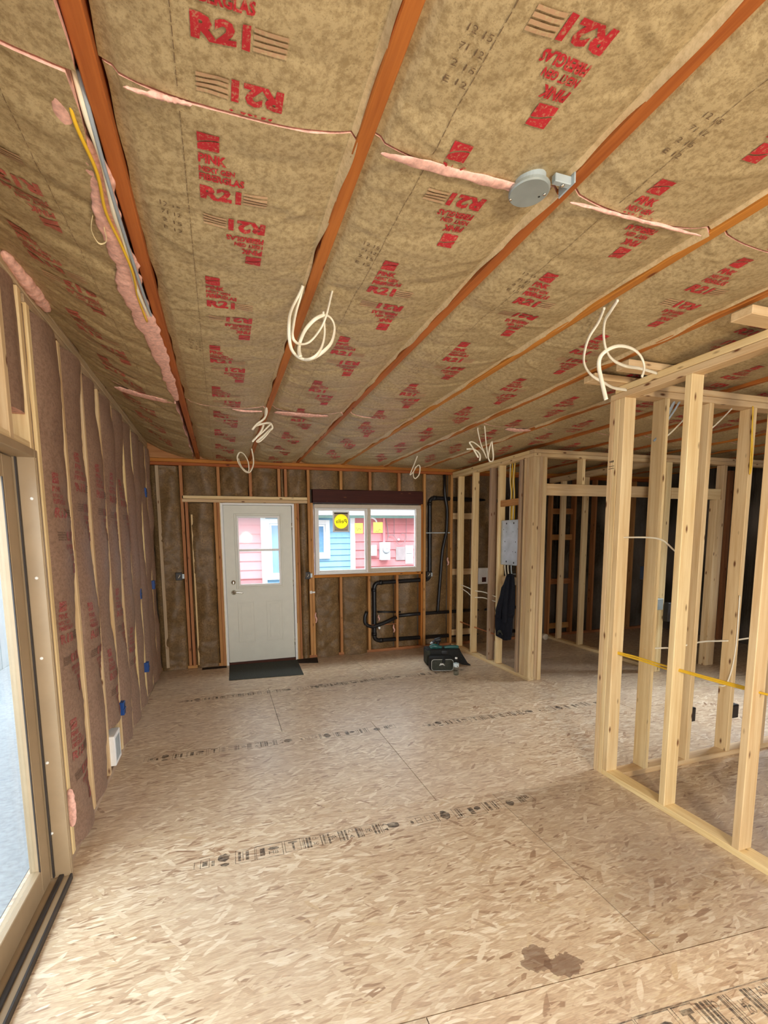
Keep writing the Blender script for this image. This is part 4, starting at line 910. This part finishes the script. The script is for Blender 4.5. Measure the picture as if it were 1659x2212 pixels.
for (x, z, lb) in ((-.555, 1.14, 'black electrical box left of the white door'), (1.055, 1.095, 'black electrical box between the white door and the window'), (2.842, 1.045, 'black electrical box at the lower right corner of the window')):
    o = ebox('outlet_box', 'black_plastic', x, D-.018, z, x+.075, D+.05, z+.095, lb, group=g)
    MB().box(x+.01, D-.020, z+.01, x+.065, D-.0175, z+.085).build('box_opening', 'clad_dark', o); MB().tube([(x+.03, D-.02, z+.03), (x+.045, D-.03, z+.05), (x+.05, D-.024, z+.065)], .004, 6).build('wire_end', 'cable_white', o)
    MB().box(x+.076, D-.012, z+.02, x+.10, D-.002, z+.075).build('nail_flange', 'galvanised', o)
o = MB().box(1.118, D-.0035, .895, 1.150, D-.0005, .932).box(1.154, D-.0035, .90, 1.190, D-.0005, .922).build('paper_tag', 'paper_white'); tag(o, 'white paper tag stuck on the stud below the left window corner', 'tag')
# round metal junction cover on the third joist
jc = MB().lathe([(.001, 0), (.052, 0), (.0555, .003), (.0555, .010)], (.868, 1.172, 2.588), axis=2, seg=40).build('junction_cover', 'zinc'); tag(jc, 'round grey metal junction box cover beside the third joist', 'junction box')
MB().lathe([(.044, .011), (.044, .045)], (.868, 1.172, 2.588), seg=32).build('box_body', 'galvanised', jc)
for (x, y) in ((.830, 1.205), (.910, 1.160)): MB().lathe([(.001, -.004), (.004, -.003), (.0045, 0)], (x, y, 2.588), seg=10).build('screw', 'chrome', jc, smooth=True)
MB().lathe([(.003, -.0008), (.0035, 0)], (.902, 1.173, 2.588), seg=10).build('screw_hole', 'steel_hole', jc)
MB().box(.920, 1.128, 2.603, .976, 1.145, 2.625).box(.972, 1.115, 2.60, .9775, 1.18, 2.645).build('bracket', 'galvanised', jc, bevel=.002)
MB().lathe([(.001, -.005), (.005, -.003), (.006, 0)], (.95, 1.136, 2.602), seg=10).build('screw', 'chrome', jc, smooth=True)
wbx = bx('utility_box', 'paper_white', 3.66, 5.90, .93, 3.84, 5.985, 1.17, bevel=.004, label='white utility box on the back wall behind the far right partition', category='box')
MB().box(3.72, 5.898, .96, 3.79, 5.901, 1.03).build('dial_opening', 'lvl', wbx)
pc = MB().lathe([(.001, 5.80), (.045, 5.80), (.05, 5.812), (.05, 5.93)], (4.83, 0, .0525), axis=1, seg=20).build('drain_stub', 'vinyl_beige', smooth=True); tag(pc, 'pale round pipe end low in the dark hall doorway', 'pipe')
# breaker panel seen from its back
pn = bx('metal_panel', 'galvanised', XP+.030, 4.4345, 1.295, XP+.085, 4.802, 1.830, bevel=.004, label='grey sheet-metal electrical panel back set between two far studs', category='electrical panel')
for (y, z, r_) in ((4.69, 1.79, .011), (4.55, 1.79, .011), (4.745, 1.72, .006), (4.47, 1.72, .006), (4.69, 1.69, .005), (4.56, 1.69, .005), (4.715, 1.575, .007), (4.51, 1.57, .007), (4.71, 1.46, .006), (4.505, 1.45, .007), (4.56, 1.455, .005), (4.68, 1.335, .012), (4.535, 1.325, .012)):
    MB().lathe([(r_, 0), (r_*.6, .0015), (.0005, .0015)][::-1], (XP+.0287, y, z), axis=0, seg=14).build('knockout_hole', 'steel_hole', pn)
MB().box(XP+.040, 4.44, 1.293, XP+.08, 4.80, 1.296).build('panel_lip', 'galvanised', pn)
# jacket on a nail
Nn_, Mm = 40, 26; vs = []
for i in range(Nn_+1):
    t = i/Nn_; z = 1.205-.80*t
    yc = 4.47+.13*min(1, t*1.5)**1.1; hw = .035+.135*min(1, t*1.7)**.8; hw *= 1-.1*max(0, t-.85)/.15
    if t > .62: hw *= .97; 
    dp = .022+.035*math.sin(math.pi*min(1, t*1.1))**.5*(.6+.4*t)
    for j in range(Mm):
        an = 2*math.pi*j/Mm; fo = .014*math.sin(5*an+3*t+1)*min(1, 2*t)+.008*math.sin(11*an-6*t)*t
        step = .010 if (t < .62 and math.sin(an) < .6) else 0
        zz = z+(.02*math.sin(an*2+1)*t if i == Nn_ else 0)
        vs.append((3.205+math.sin(an)*(dp+fo)*-1*1.0-step*.5, yc+math.cos(an)*(hw+fo*.6+step), zz))
jk = MB().add(vs, [(i*Mm+j, i*Mm+(j+1) % Mm, (i+1)*Mm+(j+1) % Mm, (i+1)*Mm+j) for i in range(Nn_) for j in range(Mm)]+[tuple(range(Mm)), tuple(Nn_*Mm+j for j in range(Mm))]).build('jacket', 'jacket_cloth', smooth=True)
tag(jk, 'dark navy jacket hanging below the metal panel', 'jacket'); jk.modifiers.new('s', 'SUBSURF').render_levels = 1
MB().tube([(3.165, 4.47, 1.18), (3.15, 4.52, 1.03), (3.148, 4.56, .86), (3.152, 4.60, .74), (3.155, 4.62, .66)], [.02, .032, .036, .034, .034], 12, 1.2).build('sleeve', 'jacket_cloth', jk, smooth=True)
MB().tube([(3.165, 4.455, 1.19), (3.155, 4.47, 1.0), (3.15, 4.49, .8), (3.158, 4.50, .62)], [.016, .026, .03, .028], 12, 1.2).build('sleeve', 'jacket_cloth', jk, smooth=True)
MB().tube([(3.148, 4.53, .47), (3.142, 4.56, .505), (3.142, 4.60, .50), (3.148, 4.63, .46)], [.006, .016, .016, .008], 10, .5).build('lining_fold', 'bag_panel', jk, smooth=True)
MB().lathe([(.003, 3.20), (.003, 3.255)], (0, 4.452, 1.20), axis=0, seg=8).build('nail', 'galvanised', jk)
# boxes in the partitions
gb = bx('junction_box', 'zinc', 4.70, 3.89, .77, 4.86, 3.973, .90, bevel=.004, label='grey metal junction box on the triple post beyond the near studs', category='electrical box')
for i, x in enumerate((4.73, 4.76, 4.80)): cable('partition_cable', [[(x, 3.93, .90), (x-.02, 3.92, 1.0), (x-.05, 3.93, 1.08), (x-.09, 3.95, 1.14)]], 'cable_white', .006, .7, ['left', 'middle', 'right'][i]+' one of three white cables entering the grey junction box', group='cables entering the junction box')
for (x, y, z, w_, h_, lb, m_) in ((4.955, 3.90, .62, .14, .22, 'black box fixed beside the triple post beyond the near studs', 'black_plastic'), (3.125, 2.24, .31, .045, .10, 'black outlet box low on the second stud of the branching partition', 'black_plastic'), (3.53, 2.24, .28, .075, .10, 'black outlet box low on the third stud of the branching partition', 'black_plastic'), (2.742, 2.322, 1.33, .04, .09, 'dark blue switch box behind the first stud of the branching partition', 'navy_wrap'), (3.89, 2.26, 1.28, .05, .09, 'dark blue switch box on the fourth stud of the branching partition', 'navy_wrap'), (3.89, 2.26, .74, .06, .22, 'tall dark blue box at knee height in the branching partition', 'navy_wrap')):
    o = ebox('outlet_box', m_, x, y, z, x+w_, y+.06, z+h_, lb, group='boxes in the right-hand partitions')
    MB().box(x+.008, y-.002, z+.008, x+w_-.008, y+.001, z+h_-.008).build('box_opening', 'clad_dark', o)
    if w_ == .14: MB().tube([(x+.10, y-.006, z+.15), (x+.06, y-.012, z+.10), (x+.07, y-.012, z+.055), (x+.10, y-.006, z+.07)], .004, 6).build('wire_loop', 'cable_white', o)
# drain pipes
def pipe(pts, r_, name, par=None, lab=None):
    """straight runs with rounded elbows"""
    P = [Vector(p) for p in pts]; Q = [P[0]]
    for i in range(1, len(P)-1):
        a_ = (P[i-1]-P[i]).normalized(); b_ = (P[i+1]-P[i]).normalized(); k_ = min(.08, (P[i-1]-P[i]).length*.45, (P[i+1]-P[i]).length*.45)
        p0 = P[i]+a_*k_; p2 = P[i]+b_*k_
        for t in np.linspace(0, 1, 7): Q.append(p0*(1-t)**2+P[i]*2*t*(1-t)+p2*t*t)
    Q.append(P[-1]); B = MB().tube(Q, r_, 16, 1, 0)
    o = B.build(name, 'black_abs', par, origin=None if par else tuple(P[0]), smooth=True)
    if lab: tag(o, lab, 'pipe', 'black drain pipes on the back wall')
    return o
YP = 6.035
dp = pipe([(4.7, YP, 2.165), (2.915, YP, 2.205), (2.92, YP, 1.02), (2.055, YP, 1.0), (2.050, YP, .165), (4.7, YP, .13)], .030, 'drain_pipe', lab='thick black drain pipe snaking right of and under the window')
for (x, z, ax) in ((2.915, 2.12, 2), (2.92, 1.12, 2), (2.05, .90, 2), (2.05, .26, 2)): MB().lathe([(.036, z-.022), (.036, z+.022)], (x, YP, 0), axis=2, seg=16).build('coupling', 'black_abs', dp, smooth=True)
for (x, z) in ((2.99, 2.203), (2.83, 1.018), (2.15, 1.003), (2.15, .163)): MB().lathe([(.036, x-.022), (.036, x+.022)], (0, YP, z), axis=0, seg=16).build('coupling', 'black_abs', dp, smooth=True)
MB().lathe([(.001, -.045), (.017, -.045), (.017, .0)], (2.115, YP, .352), axis=1, seg=16).build('cleanout_plug', 'paper_white', dp, smooth=True)
vp = pipe([(3.135, YP-.03, 2.535), (3.14, YP-.03, 2.25), (3.185, YP-.03, 2.05), (3.178, YP-.03, 1.72), (3.11, YP-.03, 1.45), (3.045, YP-.03, .60), (3.04, YP-.03, .52)], .022, 'vent_pipe', lab='slim black vent pipe slanting down from the top plate right of the window')
hp = pipe([(4.7, YP-.005, .52), (2.75, YP-.005, .515), (2.40, YP-.005, .505)], .026, 'drain_pipe', lab='black drain pipe running level to the right, halfway between sill and floor')
hp2 = pipe([(2.45, YP-.01, .56), (2.1, YP-.01, .582)], .014, 'drain_pipe', lab='short thin black pipe beside the drain bend under the window')
el = pipe([(1.93, YP-.03, .60), (1.90, YP-.03, .53), (1.90, YP-.03, .42), (2.00, YP-.03, .37), (2.2, YP-.03, .42), (2.38, YP-.03, .49)], .026, 'drain_pipe', lab='curved black trap pipe behind the stud under the window')
stp = MB().box(2.842, D+.004, 1.693, 3.232, D+.008, 1.708).build('pipe_strap', 'galvanised'); tag(stp, 'thin metal strap crossing the two black pipes right of the window', 'strap')
fl = MB().box(1.90, D-.004, .392, 2.375, D+.0, .405).build('copper_strap', 'copper'); tag(fl, 'thin copper strap nailed across the studs under the window', 'strap')
# pink tufts at the window wall
for (x, z, s_, lb) in ((1.19, .56, .05, 'pink insulation tuft beside the stud below the left window corner'), (2.10, .50, .03, 'pink insulation tuft by the black pipe bend'), (2.33, .33, .04, 'pink insulation tuft by the stud under the window'), (3.19, 1.28, .04, 'pink insulation tuft beside the slim black vent pipe')):
    o = fluff([(x, D-.004, z-s_*1.5), (x+.01, D-.012, z-s_*.5), (x-.005, D-.012, z+s_*.5), (x+.005, D-.004, z+s_*1.5)], .018, .012, None, int(x*100), name='insulation_tuft'); tag(o, lb, 'insulation')

# ============================================================ ON THE FLOOR
mt = MB().add([(.035, 5.985, 0), (.915, 5.955, 0), (.885, 5.270, 0), (.018, 5.335, 0), (.035, 5.985, .009), (.915, 5.955, .009), (.885, 5.270, .009), (.018, 5.335, .009)], [(0, 1, 2, 3), (7, 6, 5, 4), (0, 4, 5, 1), (1, 5, 6, 2), (2, 6, 7, 3), (3, 7, 4, 0)]).build('door_mat', 'mat_rubber', bevel=.003)
tag(mt, 'dark grey rubber door mat in front of the white door', 'mat')
o = MB().add([(.92, 5.99, .001), (1.20, 5.99, .001), (1.16, 5.73, .001), (.90, 5.80, .001), (.92, 5.99, .004), (1.20, 5.99, .004), (1.16, 5.73, .004), (.90, 5.80, .004)], [(0, 1, 2, 3), (7, 6, 5, 4), (0, 4, 5, 1), (1, 5, 6, 2), (2, 6, 7, 3), (3, 7, 4, 0)]).build('felt_strip', 'felt_black'); tag(o, 'black felt scrap on the floor right of the door mat', 'felt')
o = bx('felt_strip', 'felt_black', -.30, 5.90, .0, .0, 5.99, .004, label='black felt strip along the wall left of the door mat', category='felt')
# lunch bag
def rbox(x0, y0, z0, x1, y1, z1, r_, k_=3):
    bm = bmesh.new(); bmesh.ops.create_cube(bm, size=1)
    for v in bm.verts: v.co = Vector(((x0+x1)/2+v.co.x*(x1-x0), (y0+y1)/2+v.co.y*(y1-y0), (z0+z1)/2+v.co.z*(z1-z0)))
    bmesh.ops.bevel(bm, geom=bm.edges[:], offset=r_, segments=k_, profile=.5, affect='EDGES')
    bm.verts.index_update(); V = [v.co[:] for v in bm.verts]; Fc = [tuple(w.index for w in f.verts) for f in bm.faces]; bm.free(); return V, Fc
def xf(vf, cx_, cy_, ang, skx=0):
    ca, sa = math.cos(ang), math.sin(ang); return [(cx_+p[0]*ca-p[1]*sa+skx*p[2], cy_+p[0]*sa+p[1]*ca, p[2]) for p in vf[0]], vf[1]
AN = -.30; BX, BY = 2.520, 4.86
def bagp(*a_, **k): return xf(rbox(*a_), BX, BY, AN)
bag = MB().add(*bagp(-.145, .0, .0, .150, .15, .165, .03)).build('lunch_bag', 'bag_nylon', smooth=True, origin=(BX, BY, 0)); tag(bag, 'small black lunch bag with a white-piped front pocket, on the floor by the far partition', 'bag')
MB().add(*bagp(-.130, -.022, .008, .140, .01, .150, .018)).build('front_pocket', 'bag_panel', bag, smooth=True)
def rr_path(x0, z0, x1, z1, r_, y):
    pts = []
    for (cx_, cz_, a0) in ((x1-r_, z1-r_, 0), (x0+r_, z1-r_, 90), (x0+r_, z0+r_, 180), (x1-r_, z0+r_, 270)):
        for t in range(0, 91, 18): an = math.radians(a0+t); pts.append((cx_+math.cos(an)*r_, y, cz_+math.sin(an)*r_))
    return pts+[pts[0]]
MB().tube(xf((rr_path(-.128, .012, .138, .150, .035, -.024), []), BX, BY, AN)[0], .0028, 6, 1, 0).build('white_piping', 'piping_white', bag, smooth=True)
def plate(poly, y, t=.002): return xf(([(x, y, z) for x, z in poly]+[(x, y-t, z) for x, z in poly], []), BX, BY, AN)[0]
pl = [(-.035, .075), (-.015, .108), (-.003, .098), (.010, .105), (.038, .072), (.005, .085)]
n = len(pl); MB().add(plate(pl, -.0235), [tuple(range(n)), tuple(range(2*n-1, n-1, -1))]+[(i, i+n, (i+1) % n+n, (i+1) % n) for i in range(n)]).build('mountain_logo', 'piping_white', bag)
MB().tube(xf(([(.02, .03, .165), (.02, -.025, .16), (.02, -.03, .13), (.02, -.028, .11)], []), BX, BY, AN)[0], .008, 8, 2.2).build('strap', 'bag_nylon', bag, smooth=True)
# open tool bag behind
TX, TY, TA = 2.675, 5.17, -.22
def tb(*a_): return xf(rbox(*a_), TX, TY, TA)
tbg = MB().add(*tb(-.215, -.10, .0, .225, .11, .215, .025)).build('tool_bag', 'bag_nylon', smooth=True, origin=(TX, TY, 0)); tag(tbg, 'black open tool bag standing behind the lunch bag', 'bag')
MB().add(*tb(-.22, -.115, .03, -.17, .02, .20, .012)).build('side_pocket', 'bag_panel', tbg, smooth=True)
MB().add(*tb(-.03, -.115, .13, .05, -.095, .20, .006)).build('buckle', 'black_plastic', tbg, smooth=True)
vs = [(.21, -.09, .21), (.24, -.10, .15), (.31, -.14, .025), (.345, -.16, .002), (.25, -.10, .001), (.21, -.09, .02)]
V = vs+[(x+.01, y+.05, z) for x, y, z in vs]; n = 6
MB().add(*xf((V, [tuple(range(n)), tuple(range(2*n-1, n-1, -1))]+[(i, i+n, (i+1) % n+n, (i+1) % n) for i in range(n)]), TX, TY, TA)).build('open_flap', 'bag_nylon', tbg, bevel=.004)
t1 = MB().tube(xf(([(-.16, -.05, .225), (-.12, -.055, .245), (-.06, -.06, .235), (-.01, -.06, .228)], []), TX, TY, TA)[0], [.03, .034, .022, .016], 12).build('hand_tool', 'tool_teal', smooth=True); tag(t1, 'dark teal hand tool lying on the left of the tool bag', 'tool')
t2 = MB().tube(xf(([(.02, -.06, .225), (.08, -.065, .232), (.16, -.07, .232), (.205, -.07, .226)], []), TX, TY, TA)[0], [.018, .022, .022, .014], 12).build('hand_tool', 'tool_teal', smooth=True); tag(t2, 'dark teal level-like tool lying on the right of the tool bag', 'tool')
dr = MB().tube(xf(([(-.12, -.02, .285), (-.085, -.025, .310), (-.045, -.03, .322), (-.02, -.03, .325)], []), TX, TY, TA)[0], [.018, .030, .032, .024], 14).build('cordless_drill', 'black_plastic', smooth=True); tag(dr, 'black cordless drill perched on top of the tool bag', 'tool')
MB().tube(xf(([(-.05, -.03, .31), (-.055, -.03, .27), (-.05, -.03, .225)], []), TX, TY, TA)[0], [.020, .018, .022], 12).build('drill_grip', 'black_plastic', dr, smooth=True)
MB().tube(xf(([(-.12, -.02, .285), (-.14, -.015, .275), (-.15, -.012, .27)], []), TX, TY, TA)[0], [.016, .012, .006], 12).build('drill_chuck', 'galvanised', dr, smooth=True)
# bottle
bo = (2.610, 4.665, 0)
bt = MB().lathe([(.001, .002), (.026, .0), (.031, .008), (.030, .06), (.031, .10), (.032, .135), (.030, .150), (.020, .175), (.0125, .188), (.0125, .200)], bo, seg=24).build('water_bottle', 'water_clear', smooth=True, origin=bo); tag(bt, 'clear plastic water bottle standing right of the lunch bag', 'bottle')
MB().lathe([(.0318, .100), (.0332, .101), (.0332, .142), (.0318, .143)], bo, seg=24).build('bottle_label', 'label_paper', bt, smooth=True)
MB().box(bo[0]-.010, bo[1]-.0345, .108, bo[0]+.004, bo[1]-.0325, .112).box(bo[0]-.006, bo[1]-.0345, .112, bo[0]+.0, bo[1]-.0325, .120).build('label_print', 'line_black', bt)
MB().lathe([(.001, .213), (.0135, .213), (.0145, .210), (.0145, .196)], bo, seg=20).build('bottle_cap', 'paper_white', bt, smooth=True)

# ============================================================ OUTSIDE
gr = bx('ground', 'gravel', -14, -10, -.45, 16, 22, -.40, kind='structure')
bx('patio', 'patio_concrete', -3.38, -4, -.399, -.93, 14, -.36, kind='structure')
YE = 8.8
hs = empty('neighbour_house', (2.5, YE, -.4), label='red and blue lap-sided neighbouring house outside the back window and door', cat='house')
def lap(x0, x1, z0, z1, exp_, mat, name, y=YE):
    B = MB(); z = z0
    while z < z1:
        zt = min(z+exp_, z1); B.add([(x0, y-.022, z), (x1, y-.022, z), (x1, y-.004, zt), (x0, y-.004, zt), (x0, y+.02, z), (x1, y+.02, z), (x1, y+.02, zt), (x0, y+.02, zt)], [(0, 1, 2, 3), (4, 7, 6, 5), (0, 4, 5, 1), (3, 2, 6, 7), (0, 3, 7, 4), (1, 5, 6, 2)]); z += exp_
    return B.build(name, mat, hs, fix=False)
lap(-3, .73, -.3, 2.06, .17, 'siding_red', 'red_siding'); lap(.73, 2.50, -.3, 2.06, .115, 'siding_blue', 'blue_siding'); lap(2.56, 8, -.3, 2.06, .17, 'siding_red', 'red_siding')
def hb(n, m_, *a_): return bx(n, m_, *a_, parent=hs)
hb('corner_board', 'trim_white', .725, YE-.05, -.3, .815, YE, 2.06); hb('corner_board', 'trim_white', 2.485, YE-.05, -.3, 2.58, YE, 2.06)
hb('house_wall', 'trim_white', -3, YE+.02, -.4, 8, YE+.1, 2.7)
hb('frieze_board', 'trim_green', -3, YE-.08, 2.04, 8, YE+.02, 2.085); hb('gutter', 'trim_white', -3, YE-.34, 2.105, 8, YE-.20, 2.20); hb('soffit', 'trim_white', -3, YE-.34, 2.088, 8, YE+.02, 2.104)
hb('roof_edge', 'trim_green', -3, YE-.5, 2.29, 8, YE+.6, 2.32)
def hwin(x0, z0, x1, z1):
    w = ring(x0, z0, x1, z1, .085, YE-.055, YE-.01, 'trim_white', 'house_window', hs)
    ring(x0+.09, z0+.09, x1-.09, z1-.09, .035, YE-.045, YE-.012, 'trim_white', 'window_sash', w)
    MB().box(x0+.12, YE-.030, z0+.12, x1-.12, YE-.026, z1-.12).build('window_glass', 'dark_window', w)
hwin(.80, .86, 1.42, 2.02); hwin(1.50, 1.24, 2.06, 2.0)
hb('meter_box', 'meter_grey', 3.10, YE-.14, 1.19, 3.30, YE-.022, 1.55); 
MB().lathe([(.001, YE-.185), (.055, YE-.18), (.068, YE-.165), (.072, YE-.14)], (3.215, 0, 1.40), axis=1, seg=28).build('meter_dial', 'meter_grey', hs, smooth=True)
MB().lathe([(.080, YE-.146), (.080, YE-.1405)], (3.215, 0, 1.40), axis=1, seg=28).build('meter_ring', 'conduit_grey', hs, smooth=True)
MB().box(3.185, YE-.187, 1.415, 3.245, YE-.184, 1.422).build('meter_print', 'conduit_grey', hs)
hb('phone_box', 'trim_white', 2.90, YE-.08, 1.28, 3.03, YE-.022, 1.49)
hb('notice', 'paper_white', 3.685, YE-.03, 1.09, 3.855, YE-.021, 1.47); hb('notice_line', 'line_black', 3.70, YE-.032, 1.305, 3.84, YE-.030, 1.312); hb('notice_line', 'conduit_grey', 3.71, YE-.032, 1.36, 3.80, YE-.030, 1.364)
hb('siding_patch', 'siding_patch', 3.47, YE-.028, 1.17, 3.68, YE-.020, 1.45)
hb('conduit', 'siding_red', 3.17, YE-.07, 1.55, 3.22, YE-.022, 2.04)
MB().tube([(3.24, YE-.04, 2.04), (3.275, YE-.05, 1.85), (3.29, YE-.05, 1.7), (3.27, YE-.05, 1.58)], .008, 6).build('conduit', 'conduit_grey', hs)
for x, zb_ in ((3.43, 1.68), (3.70, 1.60)): MB().tube([(x, YE-.03, 2.04), (x, YE-.035, zb_)], .005, 6, 1, 0).build('conduit', 'conduit_grey', hs)
MB().tube([(3.30, YE-.04, 1.68), (3.38, YE-.06, 1.70), (3.46, YE-.05, 1.62), (3.50, YE-.05, 1.52), (3.58, YE-.05, 1.50), (3.66, YE-.05, 1.56), (3.70, YE-.04, 1.62)], .006, 6).build('loose_wires', 'conduit_grey', hs)
MB().tube([(3.62+.065*math.cos(t*.5), YE-.04, 1.66+.075*math.sin(t*.5)) for t in range(14)], .004, 6).build('loose_wires', 'conduit_grey', hs)
MB().lathe([(.001, YE-.07), (.022, YE-.065), (.024, YE-.03)], (3.52, 0, 1.60), axis=1, seg=14).build('splice_cap', 'paper_white', hs, smooth=True)
MB().tube([(2.86, YE-.05, 2.05), (2.95, YE-.07, 2.04), (3.02, YE-.07, 1.99), (3.04, YE-.06, 1.90)], .016, 10).build('conduit', 'trim_white', hs, smooth=True)
# pale plant below the window
rs = random.Random(4); B = MB()
for i in range(16):
    an = rs.uniform(0, 6.28); L = rs.uniform(.12, .24); x, y = 2.05, 8.35; dx, dy = math.cos(an)*L*.8, math.sin(an)*L*.4; w = .025
    B.add([(x, y, .82), (x+dx*.5-w*dy/L, y+dy*.5+w, .82+L*.75), (x+dx, y+dy, .82+L*.9), (x+dx*.5+w*dy/L, y+dy*.5-w, .82+L*.68)], [(0, 1, 2, 3)])
B.tube([(2.05, 8.35, -.4), (2.06, 8.35, .4), (2.05, 8.35, .84)], .012, 6); o = B.build('garden_plant', 'leaf'); tag(o, 'pale spiky plant outside, below the left window pane', 'plant')
fp = empty('pale_wall', (-3.4, 6, -.4), label='pale corrugated wall outside the sliding glass door', cat='wall')
B = MB()
for i in range(110): B.box(-3.42, -2+i*.15, -.4, -3.40+(.012 if i % 2 else 0), -2+(i+1)*.15, 2.6)
B.build('corrugated_sheet', 'pale_siding', fp)

for o in bpy.data.objects:
    if '_o' in o.keys(): del o['_o']
